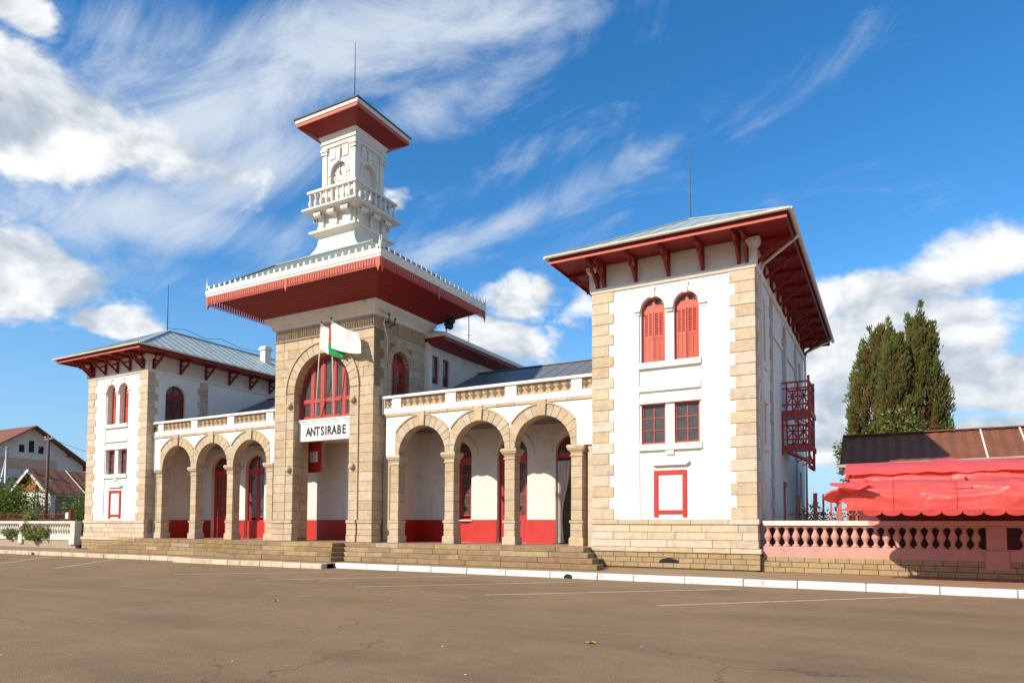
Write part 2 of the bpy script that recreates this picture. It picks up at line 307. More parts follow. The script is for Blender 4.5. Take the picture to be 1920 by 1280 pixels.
    def lathe(s, prof, c, n=10, mi=0, sq=False):
        cx, cy, cz = c; o = []
        for r, z in prof:
            for i in range(n):
                a = 2*math.pi*(i+.5)/n; k = r/max(abs(math.cos(a)), abs(math.sin(a))) if sq else r
                o.append((cx+k*math.cos(a), cy+k*math.sin(a), cz+z))
        f = [(j*n+i, j*n+(i+1) % n, (j+1)*n+(i+1) % n, (j+1)*n+i) for j in range(len(prof)-1) for i in range(n)]
        f += [tuple(range(n))[::-1], tuple(range((len(prof)-1)*n, len(prof)*n))]
        return s.add(o, f, mi)
    def tube(s, pts, r, n=6, mi=0):
        pts = [Vector(p) for p in pts]; o = []; rr = r if isinstance(r, (list, tuple)) else [r]*len(pts)
        for k, p in enumerate(pts):
            d = (pts[min(k+1, len(pts)-1)]-pts[max(k-1, 0)]).normalized()
            a = d.orthogonal().normalized() if k == 0 else (a - d*a.dot(d)).normalized()
            b = d.cross(a)
            o += [p + (a*math.cos(2*math.pi*i/n)+b*math.sin(2*math.pi*i/n))*rr[k] for i in range(n)]
        f = [(j*n+i, j*n+(i+1) % n, (j+1)*n+(i+1) % n, (j+1)*n+i) for j in range(len(pts)-1) for i in range(n)]
        f += [tuple(range(n))[::-1], tuple(range((len(pts)-1)*n, len(pts)*n))]
        return s.add(o, f, mi)
    def bar(s, a, b, w, h=None, mi=0):                  # square timber between two points
        a = Vector(a); b = Vector(b); d = (b-a).normalized(); up = Vector((0, 0, 1)) if abs(d.z) < .95 else Vector((0, 1, 0))
        x = d.cross(up).normalized()*(w/2); y = x.cross(d).normalized()*((h or w)/2)
        v = [p+q for p in (a, b) for q in (-x-y, x-y, x+y, -x+y)]
        return s.add(v, [(0, 1, 2, 3), (7, 6, 5, 4), (0, 4, 5, 1), (1, 5, 6, 2), (2, 6, 7, 3), (3, 7, 4, 0)], mi)
    def rloft(s, prof, cx, cy, hx, hy, mi=0, cap=True):  # rectangular rings: (offset, z) or (hx, hy, z)
        o = []
        for p in prof:
            a, b, z = (hx+p[0], hy+p[0], p[1]) if len(p) == 2 else p
            o += [(cx-a, cy-b, z), (cx+a, cy-b, z), (cx+a, cy+b, z), (cx-a, cy+b, z)]
        f = [(j*4+i, j*4+(i+1) % 4, (j+1)*4+(i+1) % 4, (j+1)*4+i) for j in range(len(prof)-1) for i in range(4)]
        if cap: f += [(3, 2, 1, 0), tuple(range(len(prof)*4-4, len(prof)*4))]
        return s.add(o, f, mi)
    def wall(s, s0, s1, z0, z1, d0, d1, ops=(), mi=0, n=16):
        br = sorted({s0, s1, *[x for o in ops for x in (o[0], o[1])]})
        br = [b for b in br if s0 <= b <= s1]
        for a, b in zip(br, br[1:]):
            m = (a+b)/2; z = z0
            for o in sorted([o for o in ops if o[0] < m < o[1]], key=lambda o: o[2]):
                top = o[3]+((o[1]-o[0])/2 if len(o) > 4 else 0)
                if o[2] > z+1e-4: s.box(a, b, d0, d1, z, o[2], mi)
                z = top
            if z1 > z+1e-4: s.box(a, b, d0, d1, z, z1, mi)
        for o in ops:
            if len(o) > 4:
                c = (o[0]+o[1])/2; r = (o[1]-o[0])/2; zs = o[3]; pt = [(c-r*math.cos(math.pi*i/n), zs+r*math.sin(math.pi*i/n)) for i in range(n+1)]
                for p, q in zip(pt, pt[1:]): s.prism([p, q, (q[0], zs+r), (p[0], zs+r)], d0, d1, mi=mi)
        return s
    def mesh(s, name, mats, smooth=False):
        T = s.T; me = bpy.data.meshes.new(name); me.from_pydata([T(*v) for v in s.v] if T else s.v, [], s.f)
        for m in ([mats] if isinstance(mats, str) else mats): me.materials.append(MAT[m])
        if any(s.m): me.polygons.foreach_set('material_index', s.m)
        if smooth: me.polygons.foreach_set('use_smooth', [True]*len(s.f))
        me.update(); return me
    def build(s, name, mats, parent=None, smooth=False, **k):
        return tag(link(bpy.data.objects.new(name, s.mesh(name, mats, smooth)), parent), **k)
def inst(name, me, parent, M): return link(bpy.data.objects.new(name, me), parent, M)
FR = lambda Y0: (lambda s, d, z: (s, Y0+d, z))          # a wall that faces the square
SR = lambda X0: (lambda s, d, z: (X0-d, s, z))          # a wall that faces the street on the east
SL = lambda X0: (lambda s, d, z: (X0+d, s, z))
def smoothf(o):
    o.data.polygons.foreach_set('use_smooth', [True]*len(o.data.polygons)); return o

# ------------------------------------------------------------------ ground, road, pavement, kerbs
MB().add([(-900, -400, -.03), (900, -400, -.03), (900, 1500, -.03), (-900, 1500, -.03)], [(0, 1, 2, 3)]).build('ground', 'ground', kind='structure')
MB().add([(-160, -60, 0), (160, -60, 0), (160, 21.4, 0), (-160, 21.4, 0)], [(0, 1, 2, 3)]).build('road', 'asphalt', kind='structure')
PV = [(-90, 21.15), (-4.75, 21.15), (-4.75, 20.45), (4.6, 20.45), (4.6, 21.15), (60, 21.15), (60, 30), (-90, 30)]
MB().add([(x, y, .195) for x, y in PV]+[(x, y, -.1) for x, y in PV], [tuple(range(8))]+[(i, i+8, (i+1) % 8+8, (i+1) % 8) for i in range(8)]).build('pavement', 'pavement', kind='structure')
LN = MB()
def pline(a, b, w=.11):
    d = (Vector(b)-Vector(a)).normalized(); nx, ny = -d.y*w/2, d.x*w/2
    LN.add([(a[0]-nx, a[1]-ny, .004), (b[0]-nx, b[1]-ny, .004), (b[0]+nx, b[1]+ny, .004), (a[0]+nx, a[1]+ny, .004)], [(0, 1, 2, 3)])
for a, b in (((-9.65, 15.5), (-15.4, 20.6)), ((-4.17, 14.93), (-9.7, 20.6)), ((-15.2, 15.5), (-21, 20.6)), ((2.6, 15.3), (6.4, 19.2)), ((7.05, 15.0), (11.6, 20.2)), ((11.33, 14.77), (16.3, 20.2)), ((15.65, 14.78), (20.6, 19.8)), ((20.03, 14.72), (25.1, 20.1))): pline(a, b)
LN.build('road_marking', 'line_paint', kind='structure')
kerb = empty('kerb', (0, 21, 0), kind='structure')
def kerbrun(u0, u1, Y, m, lmin, lmax):
    u = u0
    while u < u1-.05:
        l = rnd.uniform(lmin, lmax); e = min(u+l, u1)
        if u1-e < .4: e = u1
        dz = rnd.uniform(-.008, .008); dy = rnd.uniform(-.012, .012)
        if not any(abs((u+e)/2-g) < .2 for g in ()):
            MB().cbox(u+.008, e-.008, Y+dy, Y+.30+dy, -.12, .205+dz, .022).build('kerb_stone', m, kerb)
        u = e
kerbrun(-75, -4.72, 21.05, 'kerb_old', 1.0, 1.5); kerbrun(-4.75, 4.62, 20.32, 'kerb_old', .8, 1.4)
kerbrun(4.64, 45, 21.05, 'kerb_white', 1.15, 1.75)
for y in (20.64,): MB().cbox(4.32, 4.60, y, 21.04, -.1, .2, .02).build('kerb_stone', 'kerb_old', kerb); MB().cbox(-4.74, -4.46, y, 21.04, -.1, .2, .02).build('kerb_stone', 'kerb_old', kerb)
for (u, w, Y) in ((15.05, .30, 21.035), (-18.3, .3, 21.035), (-30.5, .3, 21.035)):
    MB(FR(Y)).prism([(u-w/2, .0)]+[(u-w/2*math.cos(a), .04+.1*math.sin(a)) for a in [math.pi*i/8 for i in range(9)]]+[(u+w/2, .0)], -.006, .1).build('drain_hole', 'dark', kerb)

# ------------------------------------------------------------------ steps
stairs = empty('stone_steps', (0, 22, .2), 'long flight of worn sandstone steps in front of the arcades', 'steps')
def steprun(u0, u1, Y, z, depth):
    u = u0
    while u < u1-.05:
        e = min(u+rnd.uniform(.9, 2.3), u1)
        if u1-e < .45: e = u1
        t = rnd.uniform(-.008, .008); q = rnd.uniform(-.010, .010)
        MB().cbox(u+.005, e-.005, Y+q, Y+depth, z, z+.188+t*.6, .014).build('step_block', 'step_stone', stairs)
        u = e
TR = .37
for i in range(4):
    z = .2+.19*i; e = 15.5-.33*i; c = 3.75-.33*i
    steprun(-e, -c, 22.5+TR*i, z, .62); steprun(c, e, 22.5+TR*i, z, .62); steprun(-c, c, 21.75+TR*i, z, 1.35 if i < 3 else 2.0)
MB().box(-14.3, 14.3, 23.9, 29.3, .3, .952).build('arcade_floor', 'floor_tile', stairs)

# ================================================================== THE STATION
ST = empty('station_building', (0, 26.9, 0), 'white railway station with red eaves, sandstone arcades and a square clock tower', 'building')
STONE = ['stone']
def block(name, par, T, s0, s1, z0, z1, d0, d1, m=None, c=.012, g=.006, jit=.004):
    m = m or STONE[0]; q = rnd.uniform(-jit, jit)
    return MB(T).face_stone(s0+g, s1-g, z0+g, z1-g, d0+q, d1, c).build(name, m, par)
def arch_pts(c, z, r, n): return [(c+r*math.cos(math.pi*i/n), z+r*math.sin(math.pi*i/n)) for i in range(n+1)]

# --- joinery
def pane(T, par, poly, d): MB(T).prism(poly, d, d+.012).build('pane', 'glass', par)
def casement(T, par, a, b, z0, z1, d=.12, m='window_red', cols=2, rows=3, fw_=.075):
    w = MB(T); D0, D1 = d, d+.07
    w.box(a, a+fw_, D0, D1, z0, z1); w.box(b-fw_, b, D0, D1, z0, z1); w.box(a+fw_, b-fw_, D0, D1, z0, z0+fw_); w.box(a+fw_, b-fw_, D0, D1, z1-fw_, z1)
    A, B, Z0, Z1 = a+fw_, b-fw_, z0+fw_, z1-fw_
    cs = [A+(B-A)*i/cols for i in range(cols+1)]; rs = [Z0+(Z1-Z0)*i/rows for i in range(rows+1)]
    for x in cs[1:-1]: w.box(x-.022, x+.022, D0+.008, D1-.01, Z0, Z1)
    for z in rs[1:-1]:
        for x0, x1 in zip(cs, cs[1:]): w.box(x0+(.022 if x0 > A else 0), x1-(.022 if x1 < B else 0), D0+.012, D1-.012, z-.017, z+.017)
    o = w.build('window', m, par)
    for x0, x1 in zip(cs, cs[1:]):
        for q0, q1 in zip(rs, rs[1:]):
            t = rnd.uniform(-.004, .004); pane(T, o, [(x0+.004, q0+.004), (x1-.004, q0+.004), (x1-.004, q1-.004), (x0+.004, q1-.004)], D0+.04+t)
    return o
def arch_window(T, par, a, b, z0, zs, d=.16, m='coral', leaf='shutter', ajar=.0):
    c = (a+b)/2; r = (b-a)/2; w = MB(T); k = .07
    w.box(a, a+k, d, d+.08, z0, zs); w.box(b-k, b, d, d+.08, z0, zs); w.ring(c, zs, r-k, r, 0, math.pi, d, d+.08, 14)
    w.box(a+k, b-k, d-.01, d+.07, zs-.10, zs+.03); w.box(c-.06, c+.06, d+.005, d+.07, zs+.03, zs+r-k+.01)
    w.box(a+k, b-k, d+.01, d+.07, z0, z0+.05)
    o = w.build('window', m, par)
    for sgn in (-1, 1):                                 # quarter-round lights of the fanlight
        A = [(c+sgn*.05, zs+.02)]+[(c+sgn*(r-k+.005)*math.cos(t), zs+(r-k+.005)*math.sin(t)) for t in [math.pi/2*i/6*.93+.04 for i in range(7)]]
        pane(T, o, A, d+.04)
        f = [(c+sgn*.055, zs+.03), (c+sgn*(r-k), zs+.03), (c+sgn*(r-k)*math.cos(.42), zs+(r-k)*math.sin(.42)), (c+sgn*.055, zs+.19)]
        MB(T).prism(f, d+.012, d+.06).build('fanlight_panel', m, o)
    if leaf == 'shutter':
        H = zs-.10-z0-.05; wl = r-k-.006
        for sgn in (-1, 1):
            x0 = c-wl if sgn < 0 else c+.006; x1 = c-.006 if sgn < 0 else c+wl; p = MB(); zz0 = z0+.05; zz1 = zs-.10
            hx = x0 if sgn < 0 else x1
            st = .055
            p.box(x0, x0+st, 0, .04, zz0, zz1); p.box(x1-st, x1, 0, .04, zz0, zz1); xm = (x0+x1)/2; p.box(xm-.03, xm+.03, 0, .04, zz0, zz1)
            zm = zz0+H*.50; p.box(x0+st, x1-st, .001, .039, zm-.05, zm+.05); p.box(x0+st, x1-st, .001, .039, zz0, zz0+.07); p.box(x0+st, x1-st, .001, .039, zz1-.06, zz1)
            for xa, xb in ((x0+st, xm-.03), (xm+.03, x1-st)):
                p.box(xa, xb, .014, .03, zz0+.07, zm-.05)
                n = 14
                for i in range(n):
                    zc = zm+.05+(zz1-.06-zm-.05)*(i+.5)/n
                    p.add([(xa, .004, zc-.034), (xb, .004, zc-.034), (xb, .030, zc+.012), (xa, .030, zc+.012), (xa, .012, zc-.038), (xb, .012, zc-.038), (xb, .038, zc+.008), (xa, .038, zc+.008)],
                          [(0, 1, 2, 3), (4, 7, 6, 5), (0, 4, 5, 1), (2, 6, 7, 3)])
            an = ajar*rnd.uniform(.5, 1.3)*sgn
            def TT(x, y, z, hx=hx, an=an):
                dx = x-hx; return T(hx+dx*math.cos(an)+y*math.sin(an)*0, d-.002+y-abs(dx)*abs(math.sin(an)), z)
            p.T = TT; p.build('shutter', m, o)
        MB(T).box(a+k, b-k, d+.10, d+.11, z0, zs).build('lining', 'dark', o)
    else:
        glazed_leaves(T, o, a+k, b-k, z0+.05, zs-.10, d+.01, m, 1, 4, .0)
    return o
def glazed_leaves(T, o, a, b, z0, z1, d, m, cols, rows, solid, name='sash'):
    c = (a+b)/2
    for A, B in ((a, c-.006), (c+.006, b)):
        w = MB(T); st = .115; zb = z0+(z1-z0)*solid
        w.box(A, A+st, d, d+.05, z0, z1); w.box(B-st, B, d, d+.05, z0, z1); w.box(A+st, B-st, d, d+.05, z1-st, z1); w.box(A+st, B-st, d, d+.05, zb, zb+st)
        if solid: w.box(A+st, B-st, d, d+.05, z0, z0+.16); w.box(A+st, B-st, d+.02, d+.04, z0+.16, zb); w.box(A+st+.05, B-st-.05, d+.006, d+.03, z0+.24, zb-.08)
        p0, p1 = zb+st, z1-st; cs = [A+st+(B-A-2*st)*i/cols for i in range(cols+1)]; rs = [p0+(p1-p0)*i/rows for i in range(rows+1)]
        for x in cs[1:-1]: w.box(x-.02, x+.02, d+.006, d+.044, p0, p1)
        for z in rs[1:-1]: w.box(A+st, B-st, d+.008, d+.042, z-.022, z+.022)
        w.build(name, m, o)
        for x0, x1 in zip(cs, cs[1:]):
            for q0, q1 in zip(rs, rs[1:]): pane(T, o, [(x0+.003, q0+.003), (x1-.003, q0+.003), (x1-.003, q1-.003), (x0+.003, q1-.003)], d+.022+rnd.uniform(-.003, .003))
def arch_door(T, par, a, b, z0, zs, d=.22, m='door_red', kind='door', open_=False):
    c = (a+b)/2; r = (b-a)/2; w = MB(T); k = .09; zt = zs-.02
    w.box(a, a+k, d, d+.1, z0, zs); w.box(b-k, b, d, d+.1, z0, zs); w.ring(c, zs, r-k, r, 0, math.pi, d, d+.1, 16)
    w.box(a+k, b-k, d-.03, d+.09, zs-.24, zs-.0); w.box(c-.04, c+.04, d+.01, d+.08, zs, zs+r-k)
    for t in (.62, math.pi-.62): w.bar((c, d+.045, zs), (c+(r-k)*math.cos(t), d+.045, zs+(r-k)*math.sin(t)), .05)
    o = w.build(kind, m, par)
    for i in range(4):
        A0, A1 = (0.0, .62, math.pi/2, math.pi-.62)[i], (.62, math.pi/2, math.pi-.62, math.pi)[i]
        pane(T, o, [(c, zs)]+[(c+(r-k+.004)*math.cos(A0+(A1-A0)*j/4), zs+(r-k+.004)*math.sin(A0+(A1-A0)*j/4)) for j in range(5)], d+.05)
    if not open_: glazed_leaves(T, o, a+k, b-k, z0+.02, zs-.24, d+.02, m, 2 if kind == 'door' else 1, 5, .30 if kind == 'door' else .02, 'door_leaf' if kind == 'door' else 'sash')
    return o

# --- corner pavilions
BZ = [2.02+.4229*i for i in range(22)]
def pavilion(cx, outer):
    u0, u1 = cx-3.05, cx+3.05; Y0, Y1 = 25.0, 40.4; F = FR(Y0); S = SR(u1)
    A1, B1, A2, B2 = cx-1.10, cx-.17, cx+.17, cx+1.10; P0, P1 = cx-1.17, cx+1.17
    w = MB(F); w.wall(u0, u1, 2.0, 10.9, 0, .5, [(P0, P1, 2.02, 10.62)])
    # the sunk centre bay with its windows
    w.wall(P0-.01, P1+.01, 2.02, 10.02, .05, .45, [(A1, B1, 4.84, 6.36), (A2, B2, 4.84, 6.36), (A1, B1, 7.93, 10.03), (A2, B2, 7.93, 10.03)])
    w.T = None; w.v = [F(*v) for v in w.v]
    # arched heads
    if outer:
        ops = [(26.3, 27.4, 7.93, 9.9, 1), (26.3, 27.4, 4.84, 6.36), (31.8, 33.3, 1.0, 3.75), (31.8, 33.3, 7.0, 10.0, 1), (38.0, 39.0, 7.93, 10.3), (38.0, 39.0, 3.0, 4.6)]
    else: ops = [(26.15, 27.55, 7.9, 9.65, 1)]
    sd = MB(S).wall(Y0+.5, Y1, .3, 10.9, 0, .4, ops)
    w.add([S(*v) for v in sd.v], sd.f)
    w.box(u0, u0+.4, Y0+.5, Y1, .3, 10.9); w.box(u0+.4, u1-.4, Y1-.4, Y1, .3, 10.9)
    P = w.build('pavilion_wall', 'plaster', ST)
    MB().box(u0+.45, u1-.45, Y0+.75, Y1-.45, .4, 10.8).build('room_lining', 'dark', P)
    MB(F).wall(P0, P1, 9.99, 10.62, 0, .44, [(A1, B1, 9.9, 9.985, 1), (A2, B2, 9.9, 9.985, 1)]).build('arch_panel', 'plaster', P)
    # frieze and string course
    MB().rloft([(.0, 11.05), (.0, 12.0)], cx, (Y0+Y1)/2, 3.05-.03, (Y1-Y0)/2-.03).build('frieze', 'cream', P)
    MB().rloft([(.0, 10.885), (.06, 10.90), (.09, 10.96), (.11, 11.04), (.11, 11.065), (.0, 11.075)], cx, (Y0+Y1)/2, 3.05, (Y1-Y0)/2).build('string_course', 'cream', P)
    # plinth
    MB().box(u0-.0, u1-.03, Y0-.02, Y1-.05, .1, 2.0).build('plinth_core', 'mortar_pale', P)
    def course(z0, z1, pr, l0, l1, m, nm):
        for face in (0, 1):
            T = F if face == 0 else S
            a, b = (u0-pr, u1+pr) if face == 0 else (Y0-pr+.22, Y1)
            x = a
            while x < b-.02:
                e = x+rnd.uniform(l0, l1)
                if b-e < l0*.6: e = b
                e = min(e, b)
                if face == 0 and abs(e-b) < .01: MB().cbox(x+.006, u1+pr, Y0-pr, Y0+.24-pr, z0+.005, z1-.005, .012).build(nm, m, P)
                elif face == 0: block(nm, P, T, x, e, z0, z1, -pr, .02, m)
                elif outer or e < 26.4: block(nm, P, T, x, e, z0, z1, -pr, .02, m)
                x = e
                if face == 1 and x > (31 if outer else 26): break
    course(1.82, 2.02, .10, 1.1, 1.6, 'stone', 'plinth_cap'); course(1.54, 1.82, .05, .9, 1.7, 'stone', 'plinth_block'); course(1.26, 1.54, .055, .8, 1.6, 'stone', 'plinth_block'); course(.98, 1.26, .07, .9, 1.7, 'stone', 'plinth_block')
    course(.80, .98, .17, 1.1, 1.7, 'stone', 'plinth_ledge')
    for k in range(3): course(.235+.185*k, .42+.185*k, .12, .38, .62, 'foot_stone', 'foundation_block')
    # quoins
    for i in range(21):
        z0, z1 = BZ[i]+.007, BZ[i+1]-.007; wd, dp = (.86, .50) if i % 2 == 0 else (.67, .70)
        pr = .035+rnd.uniform(-.004, .004)
        MB().cbox(u0-pr, u0+wd, Y0-pr, Y0+dp, z0, z1, .012).build('quoin', 'stone', P)
        MB().cbox(u1-wd, u1+pr, Y0-pr, Y0+dp-.05, z0, z1, .012).build('quoin', 'stone', P)
        q0, q1 = (28.35, 29.1) if i % 2 else (28.5, 29.1)
        if BZ[i] > (2 if outer else 7.4): block('quoin', P, S, q0, q1, BZ[i], BZ[i+1], -.035, .05)
        if outer and i % 1 == 0:
            q0, q1 = (36.1, 37.0) if i % 2 else (36.3, 37.0); block('quoin', P, S, q0, q1, BZ[i], BZ[i+1], -.035, .05)
    # dressings of the centre bay
    d = MB(F)
    def mould(nm, a, b, z0, z1, pr, back=.06): MB(F).prism([(a, z0), (b, z0), (b, z1), (a, z1)], -pr, back, .02).build(nm, 'plaster', P)
    mould('sill', P0-.02, P1+.02, 7.71, 7.93, .085, .3); mould('band', P0, P1, 6.84, 7.03, .06); mould('lintel', P0, P1, 6.37, 6.57, .05); mould('sill', P0-.02, P1+.04, 4.60, 4.83, .085, .3)
    mould('corbel', cx-.16, cx+.16, 4.42, 4.60, .04)
    MB(F).prism([(cx-.73, 4.16), (cx+.73, 4.16), (cx+.73, 4.11), (cx+.62, 4.02), (cx-.62, 4.02), (cx-.73, 4.11)], -.10, .06, .015).build('hood', 'plaster', P)
    fr = MB(F)
    fr.box(cx-.615, cx-.46, .0, .06, 2.10, 3.84); fr.box(cx+.46, cx+.615, .0, .06, 2.10, 3.84); fr.box(cx-.46, cx+.46, .001, .06, 3.68, 3.84); fr.box(cx-.46, cx+.46, .001, .06, 2.22, 2.36)
    fr.build('poster_frame', 'dado', P)
    for (a, b) in ((A1, B1), (A2, B2)):
        c = (a+b)/2
        arc = MB(F); arc.ring(c, 9.985, .475, .68, 0, math.pi, -.028, .01, 16, clip=.64); arc.build('archivolt', 'plaster', P)
        MB(F).prism([(c-.07, 10.40), (c+.07, 10.40), (c+.10, 10.80), (c-.10, 10.80)], -.075, .05, .012).build('keystone', 'plaster', P)
    for a, b in ((A1-.26, A1-.005), (B1+.005, A2-.005), (B2+.005, B2+.28)):
        MB(F).prism([(a, 9.92), (b, 9.92), (b, 10.0), (a, 10.0)], -.075, .04, .01).build('impost', 'plaster', P); MB(F).prism([(a+.03, 9.80), (b-.03, 9.80), (b-.03, 9.85), (a+.03, 9.85)], -.03, .04, .008).build('impost', 'plaster', P)
    Fb = FR(Y0+.05)
    for a, b in ((A1, B1), (A2, B2)):
        if outer: arch_window(Fb, ST, a, b, 7.93, 9.985, .13, 'coral', 'shutter', .16)
        else: arch_window(Fb, ST, a, b, 7.93, 9.985, .30, 'coral', 'shutter', .02)
        casement(Fb, ST, a, b, 4.84, 6.36, .10 if outer else .22)
    if outer:
        arch_window(S, ST, 26.3, 27.4, 7.93, 9.9, .25, 'red', 'shutter'); casement(S, ST, 26.3, 27.4, 4.84, 6.36, .2, 'red'); arch_window(S, ST, 31.8, 33.3, 7.0, 10.0, .25, 'red', 'sash'); casement(S, ST, 38.0, 39.0, 7.93, 10.3, .25, 'red'); casement(S, ST, 38, 39, 3.0, 4.6, .25, 'red')
        w = MB(S); w.box(31.8, 33.3, .1, .16, 1.0, 3.75)
        for z in (1.2, 2.4, 3.55): w.box(31.9, 33.2, .06, .1, z, z+.12)
        w.build('door', 'door_red', ST)
        MB(S).ring(32.55, 10.0, .78, .95, 0, math.pi, -.04, .02, 14).build('archivolt', 'plaster', P)
        for z0, z1 in ((7.7, 7.93), (4.6, 4.83), (6.4, 6.6)): MB(S).prism([(26.15, z0), (27.55, z0), (27.55, z1), (26.15, z1)], -.07, .1, .02).build('sill', 'plaster', P)
        MB(S).prism([(29.1, 9.45), (31.7, 9.45), (31.7, 9.62), (29.1, 9.62)], -.07, .03, .02).build('band', 'plaster', P); MB(S).prism([(33.4, 9.45), (36.0, 9.45), (36.0, 9.62), (33.4, 9.62)], -.07, .03, .02).build('band', 'plaster', P)
    else:
        arch_window(S, ST, 26.15, 27.55, 7.9, 9.65, .22, 'red', 'sash')
    # little corner capitals in the frieze
    for X in (u0+.02, u1-.02):
        MB().lathe([(.13, 11.07), (.13, 11.62), (.22, 11.78), (.24, 11.93)], (X, Y0+.02, 0), 4, sq=True).build('corner_post', 'cream', P)
    # roof
    ex0, ex1, ey0, ey1 = cx-4.38, cx+4.38, 23.55, 41.85; rz = 14.58; ry0, ry1 = 28.2, 37.2; ez = 12.16
    rf = MB()
    rf.add([(ex0, ey0, ez), (ex1, ey0, ez), (ex1, ey1, ez), (ex0, ey1, ez), (cx, ry0, rz), (cx, ry1, rz), (ex0, ey0, ez-.04), (ex1, ey0, ez-.04), (ex1, ey1, ez-.04), (ex0, ey1, ez-.04)],
           [(0, 1, 4), (1, 2, 5, 4), (2, 3, 5), (3, 0, 4, 5), (0, 6, 7, 1), (1, 7, 8, 2), (2, 8, 9, 3), (3, 9, 6, 0)])
    RF = rf.build('roof', 'zinc', ST)
    for p, q in (((ex0, ey0, ez), (cx, ry0, rz)), ((ex1, ey0, ez), (cx, ry0, rz)), ((ex1, ey1, ez), (cx, ry1, rz)), ((ex0, ey1, ez), (cx, ry1, rz)), ((cx, ry0, rz), (cx, ry1, rz))):
        MB().bar(p, q, .26, .05).build('ridge_cap', 'zinc', RF)
    # standing seams on the two slopes in sight
    sm = MB(); n = 26
    for i in range(1, n):
        y = ey0+(ey1-ey0)*i/n
        t = min(1, (y-ey0)/(ry0-ey0), (ey1-y)/(ey1-ry1)); sm.bar((ex1, y, ez+.01), (ex1+(cx-ex1)*t, y, ez+(rz-ez)*t+.004), .02, .02)
    for i in range(1, 13):
        x = ex0+(ex1-ex0)*i/13; t = 1-abs(x-cx)/4.38; sm.bar((x, ey0, ez+.01), (x, ey0+(ry0-ey0)*t, ez+(rz-ez)*t+.004), .02, .02)
    sm.build('roof_seams', 'zinc', RF, kind='stuff')
    so = MB()                                           # boarded soffit
    yy = ey0+.12
    for (a, b, c, d_) in ((ex0+.12, ex1-.12, ey0+.12, Y0-.02), (ex0+.12, ex1-.12, Y1+.02, ey1-.12)): so.box(a, b, c, d_, 11.99, 12.03)
    so.box(ex0+.12, u0+.04, Y0-.02, Y1+.02, 11.99, 12.03); so.box(u1-.04, ex1-.12, Y0-.02, Y1+.02, 11.99, 12.03); so.build('soffit', 'red', RF)
    fa = MB(); fa.box(ex0+.08, ex1-.08, ey0+.08, ey0+.12, 11.90, 12.10); fa.box(ex0+.08, ex1-.08, ey1-.12, ey1-.08, 11.90, 12.10); fa.box(ex0+.08, ex0+.12, ey0+.12, ey1-.12, 11.90, 12.10); fa.box(ex1-.12, ex1-.08, ey0+.12, ey1-.12, 11.90, 12.10)
    fa.build('fascia', 'red', RF)
    sl = MB(); sl.box(ex0+.05, ex1-.05, ey0+.05, ey0+.079, 11.885, 11.965); sl.build('fascia_strip', 'coral', RF)
    def gut(a, b):
        a = Vector(a); b = Vector(b); d_ = (b-a).normalized(); n_ = d_.cross(Vector((0, 0, 1)))
        g = MB(); pr = [(.075*math.cos(t), .075*math.sin(t)) for t in [math.pi+math.pi*i/8 for i in range(9)]]+[(.085, .012), (-.085, .012)]
        v = [p+n_*x+Vector((0, 0, z)) for p in (a, b) for x, z in pr]; k = len(pr)
        g.add(v, [tuple(range(k)), tuple(range(k, 2*k))[::-1]]+[(i, k+i, k+(i+1) % k, (i+1) % k) for i in range(k)]); g.build('gutter', 'cream', RF)
    g = .06; gz = 12.14
    gut((ex0-g, ey0-g, gz), (ex1+g, ey0-g, gz)); gut((ex1+g, ey0-g, gz), (ex1+g, ey1+g, gz)); gut((ex0-g, ey1+g, gz), (ex0-g, ey0-g, gz))
    MB().tube([(cx, ry0, rz-.1), (cx, ry0, rz+3.1)], [.035, .012], 6).build('lightning_rod', 'iron', RF)
    # timber brackets under the eaves
    bm_ = MB()
    bm_.box(-.055, .055, -.11, 0, 11.08, 11.97)         # post on the wall
    bm_.box(-.05, .05, -1.22, -.11, 11.87, 11.985)       # arm
    bm_.bar((0, -.07, 11.16), (0, -.98, 11.87), .09, .11); bm_.bar((0, -.06, 11.72), (0, -.46, 11.50), .07, .08)
    bm_.box(-.035, .035, -1.16, -1.06, 11.74, 11.87); bm_.box(-.045, .045, -.80, -.70, 11.52, 11.62)
    me = bm_.mesh('bracket', 'red')
    for x in (u0+.22, u0+.50, u0+1.78, cx, u1-1.78, u1-.50, u1-.22): inst('bracket', me, RF, Matrix.Translation((x, Y0+.02, 0)))
    ys = (25.32, 27.1, 28.9, 30.7, 32.4, 34.1, 35.8, 37.4, 39.1, 40.1)
    for y in ys:
        inst('bracket', me, RF, Matrix.Translation((u1-.02, y, 0)) @ Matrix.Rotation(R(90), 4, 'Z'))
    if not outer or True:
        for y in (25.32, 27.1, 28.9): inst('bracket', me, RF, Matrix.Translation((u0+.02, y, 0)) @ Matrix.Rotation(R(-90), 4, 'Z'))
    return P, RF
PR, RFR = pavilion(17.38, True)
PL, RFL = pavilion(-17.27, False)
# downpipes on the street side
MB().tube([(21.86, 25.7, 12.08), (21.7, 25.72, 11.95), (20.62, 25.95, 11.32), (20.53, 25.97, 11.1), (20.53, 25.97, 1.9)], .06, 8).build('downpipe', 'cream', RFR, True)
MB().tube([(21.86, 41.2, 12.08), (21.6, 41.0, 11.9), (20.62, 40.2, 11.3), (20.53, 40.2, 11.0), (20.53, 40.2, .3)], .06, 8).build('downpipe', 'cream', RFR, True)
for z in (4.2, 7.0, 9.6): MB().lathe([(.075, 0), (.085, .05), (.075, .1)], (20.53, 25.97, z), 10).build('pipe_collar', 'cream', RFR)
MB(FR(24.88)).prism([(16.98, .42)]+[(17.36-.38*math.cos(math.pi*i/8), .43+.17*math.sin(math.pi*i/8)) for i in range(9)]+[(17.74, .42)], -.012, .1).build('cellar_vent', 'dark', PR)

